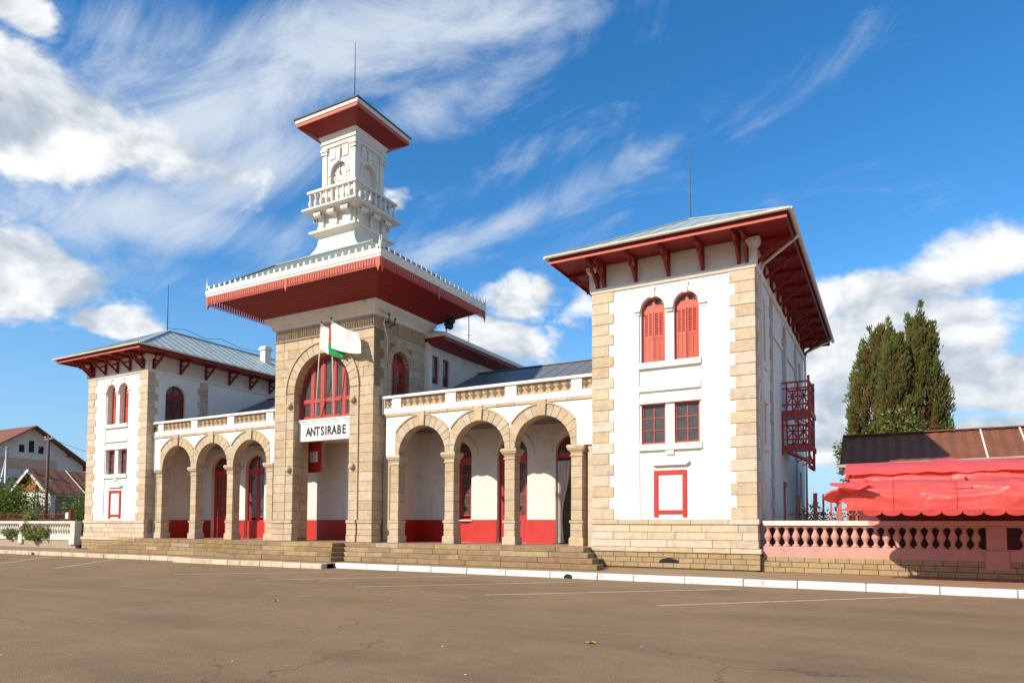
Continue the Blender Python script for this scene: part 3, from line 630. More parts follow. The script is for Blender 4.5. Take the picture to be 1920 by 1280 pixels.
# --- timber balcony on the street side
bal = MB(); X0, X1, Ya, Yb = 20.40, 21.52, 31.55, 33.55
def frame_side(b, z0, zr):
    for (p, q) in (((X0, Ya), (X1, Ya)), ((X1, Ya), (X1, Yb)), ((X0, Yb), (X1, Yb))):
        P = lambda t, z: (p[0]+(q[0]-p[0])*t, p[1]+(q[1]-p[1])*t, z)
        b.bar(P(0, zr), P(1, zr), .09, .07); b.bar(P(.05, zr-.26), P(1, zr-.26), .06); b.bar(P(.05, z0+.25), P(1, z0+.25), .07)
        for t in (.22, .62): b.bar(P(t, z0), P(t, zr), .06)
        for a, c in ((.22, .62), (.62, 1.0)): b.bar(P(a, z0+.25), P(c, zr-.26), .05); b.bar(P(a, zr-.26), P(c, z0+.25), .05)
frame_side(bal, 6.78, 8.0); frame_side(bal, 5.28, 6.40)
for x, y in ((X1, Ya), (X1, Yb)):
    bal.bar((x, y, 4.3), (x, y, 8.12), .10); bal.lathe([(.03, 8.12), (.065, 8.17), (.065, 8.21), (.02, 8.26)], (x, y, 0), 8)
    bal.bar((x, y, 6.15), (x-.8, y, 6.62), .06); bal.bar((x, y, 4.6), (X0, y, 5.15), .07); bal.bar((x, y, 4.75), (x-.5, y, 4.55), .05)
bal.bar((X0+.06, Ya, 4.9), (X0+.06, Ya, 6.7), .10)
bal.bar((X1, Ya, 4.35), (X1, Yb, 4.35), .1, .14); bal.bar((X1, Ya, 4.9), (X1, Yb, 4.5), .06)
BK = bal.build('timber_balcony', 'balcony_red', ST)
for z in (6.58, 5.08):
    for i in range(8):
        x = X0+.02+.137*i; MB().cbox(x, x+.13, Ya-.03, Yb+.03, z+.1, z+.15, .006).build('floor_board', 'cream', BK)
    f = MB(); f.box(X0, X1+.06, Ya-.06, Ya-.02, z-.02, z+.2); f.box(X1+.06, X1+.10, Ya-.06, Yb+.06, z-.02, z+.2); f.build('edge_board', 'balcony_red', BK)

# --- arcades
STONE[0] = 'stone_tower'
def column(x, s):
    Y = 25.63
    o = MB().lathe([(.235, 4.56), (.275, 4.58), (.275, 4.635), (.24, 4.65), (.245, 4.70), (.30, 4.79), (.35, 4.84), (.36, 4.90), (.385, 4.91), (.385, 4.98), (.36, 5.035)], (x, Y, 0), 4, sq=True).build('column', 'stone_tower', ST)
    MB().lathe([(.31, .96), (.31, 1.24), (.285, 1.29), (.27, 1.30)], (x, Y, 0), 4, sq=True).build('column_base', 'stone_tower', o)
    MB().lathe([(.265, 1.855), (.27, 1.86), (.30, 1.90), (.30, 1.975), (.245, 1.985)], (x, Y, 0), 4, sq=True).build('column_band', 'stone_tower', o)
    MB().cbox(x-.262, x+.262, Y-.262, Y+.262, 1.295, 1.565, .01).build('column_drum', 'stone_tower', o); MB().cbox(x-.262, x+.262, Y-.262, Y+.262, 1.575, 1.86, .01).build('column_drum', 'stone_tower', o)
    z = 1.99; hs_ = [.40, .46, .44, .43, .46, .39]; k = (4.56-z)/sum(hs_)
    for h in hs_:
        t = rnd.uniform(-.003, .003); MB().cbox(x-.24+t, x+.24+t, Y-.24, Y+.24, z+.004, z+h*k-.004, .010).build('column_drum', 'stone_tower', o); z += h*k
CXS = [4.17, 7.263, 10.357, 13.45]
F = FR(25.40)
def arcade(sg):
    mids = [(CXS[i]+CXS[i+1])/2 for i in range(3)]; ri, ro, zs = 1.305, 1.80, 5.04
    X = lambda u: sg*u
    def span(a, b): return (min(X(a), X(b)), max(X(a), X(b)))
    a0, b0 = span(3.64, 14.33)
    ops = [(*span(m-1.32, m+1.32), 5.0, zs, 1) for m in mids]
    w = MB(F); w.wall(a0, b0, 5.03, 7.04, .0, .46, ops, n=24)
    A = w.build('arcade_wall', 'plaster', ST)
    for m in mids:
        cm_ = X(m); n = 15; a = [math.pi*i/n for i in range(n+1)]; gap = .0045
        for i in range(n):
            t0, t1 = a[i]+gap, a[i+1]-gap
            if i == n//2: continue
            def P(r, t):
                if abs(r*math.cos(t)) > 1.54: r = 1.54/abs(math.cos(t))
                return (cm_+r*math.cos(t), zs+r*math.sin(t))
            poly = [P(ri, t0), P(ro, t0)]+([P(ro, (t0+t1)/2)])+[P(ro, t1), P(ri, t1)]
            MB(F).prism(poly, -.03+rnd.uniform(-.004, .004), .47, .010).build('voussoir', 'stone_tower', A)
        h = MB(F); h.ring(cm_, zs, 1.785, 1.85, .62, math.pi-.62, -.075, .0, 22, clip=1.542); h.build('hood_mould', 'stone_tower', A)
        MB(F).prism([(cm_-.17, 6.33), (cm_+.17, 6.33), (cm_+.215, 7.00), (cm_-.215, 7.00)], -.11, .48, .014).build('keystone', 'stone_tower', A)
    # string course of stone
    x = a0-.03
    while x < b0-.05:
        e = min(x+rnd.uniform(.8, 1.5), b0)
        if b0-e < .4: e = b0
        block('string_block', A, F, x, e, 6.865, 7.02, -.06, .02); x = e
    # parapet
    p = MB(F); rails = [(3.36, 14.33)]
    pa, pb = span(3.37, 14.33); p.box(pa, pb, -.02, .28, 7.02, 7.27)
    bays = [(3.54, 3.98), (4.49, 7.03), (7.57, 10.12), (10.67, 13.22), (13.68, 14.33)]
    edges = [3.37]+[e for b in bays for e in b]
    for i in range(0, len(edges)-1, 2): p.box(*span(edges[i], edges[i+1]), -.02, .28, 7.27, 7.74)
    for b in bays: p.box(*span(*b), .12, .24, 7.27, 7.74)
    p.build('parapet', 'plaster', A)
    x = pa
    while x < pb-.05:
        e = min(x+rnd.uniform(1.2, 1.9), pb)
        if pb-e < .5: e = pb
        MB(F).prism([(x+.003, 7.745), (e-.003, 7.745), (e-.003, 7.865+rnd.uniform(-.006, .006)), (x+.003, 7.865)], -.09, .33, .02).build('coping', 'plaster', A); x = e
    for b in bays:
        n = max(1, round((b[1]-b[0])/.364)); tw = (b[1]-b[0])/n
        for i in range(n):
            c0 = X(b[0]+tw*(i+.5)); q = MB(F); zc = 7.505; h = .225
            q.box(c0-tw/2+.002, c0+tw/2-.002, .075, .118, 7.272, 7.738, 0)
            q.prism([(c0-.13, zc), (c0, zc-.16), (c0+.13, zc), (c0, zc+.16)], .050, .08, .02, 1)
            for sx in (-1, 1):
                for sz in (-1, 1):
                    px, pz = c0+sx*(tw/2-.012), zc+sz*.19
                    q.prism([(px, pz), (px-sx*.10, pz), (px-sx*.085, pz-sz*.028), (px-sx*.03, pz-sz*.045), (px, pz-sz*.11)], .058, .08, .004, 2)
                    q.prism([(c0+sx*.075, zc+sz*.115), (c0+sx*.165, zc+sz*.03), (c0+sx*.175, zc+sz*.045), (c0+sx*.085, zc+sz*.13)], .055, .08, 0, 2)
            q.build('lattice_tile', ['tile_tan', 'tile_dark', 'tile_pale'], A)
    for u in CXS: column(X(u), sg)
    MB(F).box(*span(13.9, 14.3), .10, .5, .96, 5.03).build('pilaster', 'stone_tower', A); MB(F).box(*span(3.33, 3.72), .20, .6, .96, 5.03).build('pilaster', 'stone_tower', A)
    # loggia: back wall, ceiling, end wall
    Fb = FR(28.40); dops = [(*span(m-.82, m+.82), .955, 5.13, 1) for m in mids]
    w = MB(Fb); w.wall(*span(3.30, 14.33), .95, 7.4, 0, .5, dops, n=20); BW = w.build('loggia_wall', 'plaster_in', ST)
    for e0, e1 in ((3.36, mids[0]-.82), (mids[0]+.82, mids[1]-.82), (mids[1]+.82, mids[2]-.82), (mids[2]+.82, 14.30)):
        MB(Fb).box(*span(e0, e1), -.015, .01, .955, 2.05).build('dado', 'dado', BW); MB(Fb).box(*span(e0, e1), -.045, -.0155, .955, 1.22).build('skirting', 'dado', BW)
    for m in mids: MB(Fb).ring(X(m), 5.13, .98, 1.20, 0, math.pi, -.05, .01, 18).build('arch_moulding', 'plaster_in', BW)
    c = MB(); c.box(*span(3.3, 14.33), 25.84, 28.42, 6.70, 6.8); c.build('ceiling', 'plaster_in', BW)
    for k, m in enumerate(mids):
        a, b = span(m-.82, m+.82)
        if k == 0 and sg > 0:
            wn = arch_door(Fb, ST, a, b, 2.05, 5.13, .22, 'door_red', 'window'); MB(Fb).box(a, b, .10, .5, .955, 2.05).build('apron', 'dado', BW)
            MB(Fb).box(a-.06, b+.06, -.06, .2, 1.99, 2.05).build('sill', 'plaster_in', BW)
        elif k == 2 and sg > 0:
            o = arch_door(Fb, ST, a, b, .955, 5.13, .22, 'door_red', 'door', True)
        elif k == 1 and sg < 0 or False:
            arch_door(Fb, ST, a, b, 2.0, 5.13, .22, 'door_red', 'window'); MB(Fb).box(a, b, .12, .5, .955, 2.0).build('apron', 'dado', BW)
        else: arch_door(Fb, ST, a, b, .955, 5.13, .22)
    # rooms behind
    MB().box(*span(3.3, 14.3), 31.5, 31.6, .9, 7.2).build('room_wall', 'plaster_in', BW); MB().box(*span(3.3, 14.3), 28.9, 31.5, .9, .955).build('room_floor', 'floor_tile', BW); MB().box(*span(3.3, 14.3), 28.9, 31.5, 6.7, 6.75).build('room_ceiling', 'plaster_in', BW)
    # end walls
    e = MB(); e.box(*span(3.29, 3.34), 25.95, 28.41, .955, 6.75) if sg > 0 else None
    if sg < 0: MB(SR(-3.29)).wall(25.95, 28.41, .955, 6.75, .0, .06, [(26.0, 28.0, .955, 4.9)]).build('end_wall', 'plaster_in', BW)
    else:
        e.build('end_wall', 'plaster_in', BW); MB().box(3.34, 3.36, 25.97, 28.39, .955, 2.05).build('dado', 'dado', BW)
    ew = 14.27 if sg > 0 else 14.155
    MB().box(*span(ew, ew+.055), 25.9, 28.4, .955, 6.75).build('end_wall', 'plaster_in', BW)
    q = span(ew-.03, ew); MB().box(*q, 25.92, 28.38, .955, 2.05).build('dado', 'dado', BW)
    # roof of the wing
    rw = MB(); zr = lambda y: 9.42+.475*(y-31.36); a, b = span(3.40, 14.36)
    rw.add([(a, 25.75, zr(25.75)), (b, 25.75, zr(25.75)), (b, 34.05, zr(34.05)), (a, 34.05, zr(34.05)), (b, 42, 6.9), (a, 42, 6.9), (a, 25.75, 6.4), (b, 25.75, 6.4)], [(0, 1, 2, 3), (3, 2, 4, 5), (0, 6, 7, 1), (6, 5, 4, 7)])
    RW = rw.build('roof', 'slate_roof', ST)
    MB().bar((a, 34.05, zr(34.05)+.01), (b, 34.05, zr(34.05)+.01), .3, .05).build('ridge_cap', 'slate_roof', RW)
    s = MB(); n = 14
    for i in range(1, n):
        x = a+(b-a)*i/n; s.bar((x, 25.9, zr(25.9)+.015), (x, 34.0, zr(34.0)+.004), .02, .02)
    s.build('roof_seams', 'slate_roof', RW, kind='stuff')
    if sg > 0:
        v = MB(); v.add([(10.3, 27.3, zr(27.3)+.05), (11.3, 27.3, zr(27.3)+.05), (11.3, 28.3, zr(28.3)+.05), (10.3, 28.3, zr(28.3)+.05), (10.3, 27.2, zr(27.3)+.30), (11.3, 27.2, zr(27.3)+.30), (11.3, 28.3, zr(28.3)+.30), (10.3, 28.3, zr(28.3)+.30)],
                        [(0, 1, 5, 4), (4, 5, 6, 7), (1, 2, 6, 5), (3, 0, 4, 7)]); v.build('roof_vent', 'cream', RW)
    return A, BW
AR, BWR = arcade(1); AL, BWL = arcade(-1)

# --- tower
HX, TY0, TY1, TC = 3.28, 24.85, 28.88, 26.87
F = FR(TY0); S = SR(HX)
TZ = [2.0]+[2.0+.4555*(i+1) for i in range(20)]
w = MB(F); w.wall(-HX+.02, HX-.02, .95, 11.75, .03, 1.0, [(-1.87, 1.87, .95, 8.4, 1)], n=28)
sd = MB(S).wall(TY0+1.0, TY1, .95, 11.75, .03, .6, [(26.2, 27.6, 7.9, 9.68, 1)]); w.v = [F(*v) for v in w.v]; w.T = None; w.add([S(*v) for v in sd.v], sd.f)
sl = MB(SL(-HX)).wall(TY0+1.0, TY1, .95, 11.75, .03, .6, [(26.0, 28.0, .95, 4.9)]); w.add([SL(-HX)(*v) for v in sl.v], sl.f)
w.box(-HX+.6, HX-.6, 28.3, 28.6, .95, 11.75)
TW = w.build('tower_wall', 'mortar', ST)
def tstone(T, a, b, z0, z1, d0, nm='ashlar_block', m='stone_tower', d1=.06): block(nm, TW, T, a, b, z0, z1, d0, d1, m)
for i in range(20):
    z0, z1 = TZ[i], TZ[i+1]
    for sg in (-1, 1):
        Rr = 2.40
        if z1 <= 8.40+.2:
            a, b = sorted((sg*2.40, sg*HX)); 
            if sg > 0: MB().cbox(a+.006, HX, TY0+rnd.uniform(-.004, .004), TY0+.5+.25*(i % 2), z0+.006, z1-.006, .012).build('ashlar_block', 'stone_tower', TW)
            else: tstone(F, a, b, z0, z1, .0)
            a, b = sorted((sg*1.85, sg*2.37)); tstone(F, a, b, z0, min(z1, 8.4), -.045, 'jamb_block', d1=.3)
        else:
            xi = lambda z: math.sqrt(max(0, Rr*Rr-max(0, z-8.4)**2))
            cuts = [HX]; x = HX-(.62 if i % 2 else .95)
            while x > xi(z1)+.3 and x > .05: cuts.append(x); x -= .78+.2*(i % 3)
            cuts.append(None)
            for hi, lo in zip(cuts, cuts[1:]):
                zz = [z0+.006+(z1-z0-.012)*k/4 for k in range(5)]
                lef = [(max(xi(z), lo+.006 if lo is not None else 0.004), z) for z in zz]
                h2 = hi-.006
                lef = [(min(p[0], h2), p[1]) for p in lef]
                if max(h2-p[0] for p in lef) < .05: continue
                poly = [(sg*p[0], p[1]) for p in lef]+[(sg*h2, zz[-1]), (sg*h2, zz[0])]
                if hi == HX and sg > 0: poly = [(sg*p[0], p[1]) for p in lef]+[(HX, zz[-1]), (HX, zz[0])]
                MB(F).prism(poly, rnd.uniform(-.004, .004), .06, .008).build('ashlar_block', 'stone_tower', TW)
    # street-side face
    off = .75 if i % 2 else .5
    cuts = [TY0+off, ]; 
    while cuts[-1] < TY1-.6: cuts.append(cuts[-1]+.78)
    cuts[-1] = TY1
    for a, b in zip(cuts, cuts[1:]):
        if z0 < 6.6 and a > 25.9: continue
        segs = [(a, b)]
        if z1 > 7.9 and z0 < 10.45:
            segs = []
            h = 1.0 if z1 <= 9.68 else math.sqrt(max(0, 1.03**2-(max(z0, 9.68)-9.68)**2))
            if a < 26.9-h: segs.append((a, min(b, 26.9-h)))
            if b > 26.9+h: segs.append((max(a, 26.9+h), b))
        for p, q in segs:
            if q-p > .06: tstone(S, p, q, z0, z1, .0)
for i in range(11):                                     # arch of the side window
    t0, t1 = math.pi*i/11+.006, math.pi*(i+1)/11-.006; P = lambda r, t: (26.9+r*math.cos(t), 9.68+r*math.sin(t))
    MB(S).prism([P(.70, t0), P(1.06, t0), P(1.06, t1), P(.70, t1)], -.02, .3, .01).build('voussoir', 'stone_tower', TW)
for i in range(4):
    for a, b in ((25.9, 26.2), (27.6, 27.92)): tstone(S, a, b, 7.86+.455*i, 7.86+.455*(i+1), -.005, 'jamb_block', d1=.3)
arch_window(S, ST, 26.2, 27.6, 7.9, 9.68, .32, 'door_red', 'sash')
n = 17
for i in range(n):                                      # arch over the entrance
    t0, t1 = math.pi*i/n+.004, math.pi*(i+1)/n-.004; P = lambda r, t: (r*math.cos(t), 8.4+r*math.sin(t))
    MB(F).prism([P(1.85, t0), P(2.37, t0), P(2.37, (t0+t1)/2), P(2.37, t1), P(1.85, t1)], -.045+rnd.uniform(-.004, .004), .46, .012).build('voussoir', 'stone_tower', TW)
hm = MB(F); hm.ring(0, 8.4, 2.372, 2.45, 0, math.pi, -.10, .02, 30)
for sg in (-1, 1): a, b = sorted((sg*2.372, sg*2.43)); hm.box(a, b, -.07, .02, 2.0, 8.4)
hm.build('hood_mould', 'stone_tower', TW)
for sg in (-1, 1):
    for z in (7.77, 4.55):
        MB().lathe([(.02, -.17), (.10, -.14), (.155, -.07), (.17, 0), (.155, .07), (.10, .14), (.02, .17)], (0, 0, 0), 12)
        b = MB(); b.lathe([(.17*math.cos(t), .17*math.sin(t)) for t in [R(-88+176*k/8) for k in range(9)]], (sg*2.10, TY0-.09, z), 12); b.build('stone_ball', 'stone_tower', TW, True)
    # pedestal of the tower
    for k, (z0, z1, pr) in enumerate(((.955, 1.27, .07), (1.27, 1.56, .04), (1.56, 1.84, .04))):
        a, b = sorted((sg*1.80, sg*2.38)); block('base_block', TW, F, a, b, z0, z1, -.05-pr, .3)
        MB().cbox(*(x for x in sorted((sg*2.44, sg*(HX+pr)))), TY0-pr, TY0+.6, z0+.005, z1-.005, .012).build('base_block', 'stone_tower', TW)
    a, b = sorted((sg*1.80, sg*2.38)); block('base_cap', TW, F, a, b, 1.84, 2.0, -.14, .3)
    MB().cbox(*(x for x in sorted((sg*2.44, sg*(HX+.09)))), TY0-.09, TY0+.62, 1.845, 1.995, .014).build('base_cap', 'stone_tower', TW)
# inner face of the west jamb
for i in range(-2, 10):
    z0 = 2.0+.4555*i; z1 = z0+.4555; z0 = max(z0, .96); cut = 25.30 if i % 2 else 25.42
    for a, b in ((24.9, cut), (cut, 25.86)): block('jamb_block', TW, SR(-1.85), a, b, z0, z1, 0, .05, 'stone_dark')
# ledge, dentils, frieze slabs, cornice
MB().rloft([(.0, 11.10), (.07, 11.12), (.09, 11.17), (.0, 11.18)], 0, TC, HX, TC-TY0).build('ledge', 'stone_tower', TW)
dn_ = MB()
for k in range(58): x = -HX+.06+.1125*k; dn_.box(x, x+.07, TY0-.07, TY0+.02, 11.178, 11.245)
for k in range(35): y = TY0+.05+.1125*k; dn_.box(HX-.02, HX+.07, y, y+.07, 11.178, 11.245)
dn_.build('dentils', 'stone_tower', TW, kind='stuff')
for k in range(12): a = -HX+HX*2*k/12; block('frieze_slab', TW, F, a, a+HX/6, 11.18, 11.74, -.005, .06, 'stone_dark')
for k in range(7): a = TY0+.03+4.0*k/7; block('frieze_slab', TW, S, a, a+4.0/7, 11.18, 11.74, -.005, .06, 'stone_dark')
MB().rloft([(.02, 11.73), (.10, 11.75), (.10, 11.90), (.16, 11.93), (.24, 12.02), (.36, 12.10), (.42, 12.14), (.42, 12.28), (.46, 12.33)], 0, TC, HX, TC-TY0).build('cornice', 'cream', TW)
# great window over the sign
Tw = FR(25.30); w = MB(Tw)
w.ring(0, 8.4, 1.70, 1.87, 0, math.pi, 0, .12, 24); w.box(-1.87, -1.70, 0, .12, 7.05, 8.4); w.box(1.70, 1.87, 0, .12, 7.05, 8.4)
w.box(-1.7, 1.7, -.02, .11, 7.92, 8.08); w.box(-1.7, 1.7, -.005, .11, 7.05, 7.2)
xs = [-1.7, -1.05, -.38, .38, 1.05, 1.7]
for x in xs[1:-1]: w.box(x-.11, x+.11, -.012, .11, 7.2, 8.4+math.sqrt(1.72**2-x*x)-.02)
GW = w.build('window', 'window_red', ST)
for a, b in zip(xs, xs[1:]):
    A, B = a+(.11 if a > -1.7 else 0), b-(.11 if b < 1.7 else 0)
    for z0, z1 in ((7.2, 7.92), (8.08, None)):
        tp = lambda x: z1 if z1 else 8.4+math.sqrt(max(0, 1.71**2-x*x))
        s_ = MB(Tw); q = .05
        s_.box(A, A+q, .02, .09, z0, tp(A)-.02); s_.box(B-q, B, .02, .09, z0, tp(B)-.02); s_.box(A+q, B-q, .02, .09, z0, z0+q)
        if z1: s_.box(A+q, B-q, .02, .09, z1-q, z1)
        s_.build('sash', 'window_red', GW)
        pane(Tw, GW, [(A+q, z0+q), (B-q, z0+q)]+[(B-q-(B-A-2*q)*k/4, tp(B-q-(B-A-2*q)*k/4)-(q if z1 else 0)) for k in range(5)], .055)
# vestibule
v = MB(); v.box(-HX+.03, HX-.61, 27.95, 28.05, .955, 6.4); v.box(-HX+.61, HX-.61, 25.85, 27.95, 6.2, 6.3); v.box(HX-.68, HX-.61, 25.86, 27.95, .955, 6.2)
v.box(-HX+.605, -HX+.68, 25.86, 27.95, 4.9, 6.2); v.box(-.95, -.55, 27.70, 27.95, .955, 6.2)
VE = v.build('vestibule_wall', 'plaster_in', ST)
v = MB(); v.box(-HX+.05, -.95, 27.93, 27.95, .955, 2.05); v.box(-.55, HX-.7, 27.93, 27.95, .955, 2.05); v.box(-.97, -.53, 27.68, 27.70, .955, 2.05); v.box(-.55, -.53, 27.70, 27.93, .955, 2.05); v.build('dado', 'dado', VE)

# main roof
EZ0, EZ1, EX, EY0, EY1 = 13.23, 13.55, 5.63, 22.45, 31.05; EYC = (EY0+EY1)/2; EYH = (EY1-EY0)/2
b = MB(); b.rloft([(3.70, 2.40, 12.30), (5.50, EYH-.13, 13.20), (5.50, EYH-.13, 13.3)], 0, TC-.0, 0, 0); 
o = []
for (hx, y0, y1, z) in ((3.72, 24.41, 29.33, 12.315), (EX-.06, EY0+.06, EY1-.06, 13.20)): o += [(-hx, y0, z), (hx, y0, z), (hx, y1, z), (-hx, y1, z)]
b = MB(); b.add(o, [(0, 1, 5, 4), (1, 2, 6, 5), (2, 3, 7, 6), (3, 0, 4, 7), (3, 2, 1, 0)]); 
MR = b.build('roof_soffit', 'red', ST)
bd = MB()                                               # board joints of the soffit, as fine cover strips
for k in range(1, 12):
    t = k/12; hx = 3.72+(EX-.06-3.72)*t; y0 = 24.41+(EY0+.06-24.41)*t; y1 = 29.33+(EY1-.06-29.33)*t; z = 12.315+(13.2-12.315)*t
    bd.bar((-hx, y0, z), (hx, y0, z), .018, .012); bd.bar((hx, y0, z), (hx, y1, z), .018, .012)
bd.build('cover_strips', 'red', MR, kind='stuff')
MB().rloft([(.0, EZ0), (.02, EZ0+.02), (.02, 13.34), (.05, 13.36), (.05, EZ1), (.0, EZ1+.02)], 0, EYC, EX, EYH).build('fascia', 'cream', MR)
ct = EYC
rf = MB(); rf.add([(-EX, EY0, EZ1+.03), (EX, EY0, EZ1+.03), (EX, EY1, EZ1+.03), (-EX, EY1, EZ1+.03), (-3.24, 24.7, 15.18), (3.24, 24.7, 15.18), (3.24, 29.04, 15.18), (-3.24, 29.04, 15.18)], [(0, 1, 5, 4), (1, 2, 6, 5), (2, 3, 7, 6), (3, 0, 4, 7)])
RT = rf.build('roof', 'roof_green', ST)
for sx in (-1, 1):
    for y0, y1 in ((EY0, 24.7), (EY1, 29.04)): MB().bar((sx*EX, y0, EZ1+.05), (sx*3.24, y1, 15.20), .24, .05).build('ridge_cap', 'roof_green', RT)
MB().rloft([(.0, 15.14), (.08, 15.16), (.08, 15.24), (.0, 15.26)], 0, 26.87, 3.24, 2.17).build('roof_curb', 'roof_green', RT)
# scalloped valance of boards with ring ends, and the white cresting above
lam = MB(); cre = MB()
def board(lm, T, s, wdt, long_=False):
    zb = 12.93
    if long_: lm.prism([(s-.10, 13.23), (s-.10, 12.86), (s-.035, 12.70), (s, 12.62), (s+.035, 12.70), (s+.10, 12.86), (s+.10, 13.23)], -.035, -.003); return
    lm.prism([(s-wdt*.38, 13.23), (s-wdt*.38, zb), (s+wdt*.38, zb), (s+wdt*.38, 13.23)], -.02, .0)
    c = []; r0, r1 = .035, .072; zc = zb-.055
    for k in range(8):
        a0, a1 = 2*math.pi*k/8, 2*math.pi*(k+1)/8
        lm.prism([(s+r0*math.cos(a0), zc+r0*math.sin(a0)), (s+r1*math.cos(a0), zc+r1*math.sin(a0)), (s+r1*math.cos(a1), zc+r1*math.sin(a1)), (s+r0*math.cos(a1), zc+r0*math.sin(a1))], -.02, .0)
def crest(cm__, s):
    cm__.prism([(s-.19, 13.57), (s-.19, 13.61), (s-.13, 13.64), (s-.09, 13.61), (s-.05, 13.66), (s-.065, 13.73), (s-.045, 13.785), (s, 13.80), (s+.045, 13.785), (s+.065, 13.73), (s+.05, 13.66), (s+.09, 13.61), (s+.13, 13.64), (s+.19, 13.61), (s+.19, 13.57)], -.03, .0)
for T, a, b in ((FR(EY0), -EX, EX), (SR(EX), EY0, EY1), (SL(-EX), EY0, EY1)):
    l = MB(T); c = MB(T); nb = int((b-a)/.152); 
    for k in range(nb):
        s = a+(k+.5)*(b-a)/nb
        board(l, T, s, (b-a)/nb)
    for s in (a+.10, (a+b)/2, b-.10): 
        l.prism([(s-.10, 13.23), (s-.10, 12.86), (s-.035, 12.70), (s, 12.60), (s+.035, 12.70), (s+.10, 12.86), (s+.10, 13.23)], -.04, -.021)
    nc = int((b-a)/.385)
    for k in range(nc): crest(c, a+(k+.5)*(b-a)/nc)
    for s in (a+.04, b-.04): c.prism([(s-.05, 13.6), (s-.05, 13.85), (s-.03, 13.9), (s, 14.18), (s+.03, 13.9), (s+.05, 13.85), (s+.05, 13.6)], -.035, -.005)
    lam.add([T(*q) for q in l.v], l.f); cre.add([T(*q) for q in c.v], c.f)
lam.build('valance_boards', 'coral', MR, kind='stuff'); cre.build('cresting', 'tower_white', MR, kind='stuff')

# clock stage
pf = []
for k in range(9):
    t = k/8; a = t*math.pi/2; pf.append((3.16-(3.16-1.22)*math.sin(a), 2.10-(2.10-1.22)*math.sin(a), 15.22+1.24*(1-math.cos(a))))
CS = MB().rloft(pf+[(1.22, 1.22, 16.5), (1.30, 1.30, 16.62), (1.48, 1.48, 16.72), (1.56, 1.56, 16.73), (1.56, 1.56, 16.84), (1.50, 1.50, 16.86), (1.22, 1.22, 16.87), (1.22, 1.22, 17.84)], 0, 26.87, 0, 0).build('clock_stage_base', 'tower_white', ST)
BA = MB().rloft([(1.30, 1.30, 17.70), (1.60, 1.60, 17.80), (1.78, 1.78, 17.83), (1.83, 1.83, 17.86), (1.83, 1.83, 17.95), (1.70, 1.70, 17.98)], 0, 26.87, 0, 0).build('balcony', 'tower_white', ST)
cb = MB()                                               # console with a scroll
cb.box(-.15, .15, -.12, .0, 16.88, 17.45); cb.box(-.19, .19, -.19, .0, 16.88, 17.05); cb.prism([(-.0, 0)]*3, 0, 0) if False else None
pr = [(0, 17.40), (-.12, 17.42), (-.22, 17.52), (-.30, 17.70), (-.36, 17.82), (0, 17.82)]
cb.add([(x, y, z) for x in (-.15, .15) for y, z in pr], [tuple(range(6)), tuple(range(6, 12))[::-1]]+[(i, i+6, (i+1) % 6+6, (i+1) % 6) for i in range(6)])
cme = cb.mesh('console', 'tower_white')
sc_ = MB(); nn = 14
ring = [(-.33+.135*math.cos(2*math.pi*i/nn), 17.62+.135*math.sin(2*math.pi*i/nn)) for i in range(nn)]; hole = [(-.33+.05*math.cos(2*math.pi*i/nn), 17.62+.05*math.sin(2*math.pi*i/nn)) for i in range(nn)]
for sx in (-1, 1):
    sc_.add([(sx*.22, y, z) for y, z in ring]+[(sx*.22, y, z) for y, z in hole]+[(sx*.14, y, z) for y, z in hole], [(i, (i+1) % nn, nn+(i+1) % nn, nn+i) for i in range(nn)]); sc_.add([(sx*.215, y, z) for y, z in hole], [tuple(range(nn))], 1)
sc_.add([(x, y, z) for x in (-.22, .22) for y, z in ring], [(i, nn+i, nn+(i+1) % nn, (i+1) % nn) for i in range(nn)])
sme = sc_.mesh('scroll', ['tower_white', 'dark'])
for rot in range(4):
    for k in (-1, 0, 1):
        M = Matrix.Translation((0, 26.87, 0)) @ Matrix.Rotation(R(90*rot), 4, 'Z') @ Matrix.Translation((k*.92, -1.22, 0))
        inst('console', cme, BA, M); inst('scroll', sme, BA, M)
bp = [(.085, 0), (.085, .06), (.045, .09), (.05, .16), (.10, .30), (.095, .38), (.05, .52), (.04, .60), (.06, .66), (.045, .70), (.08, .74), (.08, .82)]
bme = MB().lathe(bp, (0, 0, 17.98), 10).mesh('baluster', 'tower_white', True)
for rot in range(4):
    for k in range(8):
        inst('baluster', bme, BA, Matrix.Translation((0, 26.87, 0)) @ Matrix.Rotation(R(90*rot), 4, 'Z') @ Matrix.Translation((-1.52+3.04*k/8, -1.52, 0)))
r = MB()
for (a, b, c, d_) in ((-1.65, 1.65, -1.65, -1.38), (-1.65, 1.65, 1.38, 1.65), (-1.65, -1.38, -1.38, 1.38), (1.38, 1.65, -1.38, 1.38)): r.box(a, b, 26.87+c, 26.87+d_, 18.80, 18.93)
r.build('balcony_rail', 'tower_white', BA)
CH = 1.12; cf = 26.87-CH
sh = MB(); T0 = FR(cf); zc = 19.86
q = MB(T0).wall(-.78, .78, 18.0, 21.30, .10, .5, [(-.52, .52, zc-.0, zc, 1)]); 
sh.rloft([(CH-.27, CH-.27, 17.9), (CH-.27, CH-.27, 21.3)], 0, 26.87, 0, 0)
CL = sh.build('clock_stage', 'tower_white', ST)
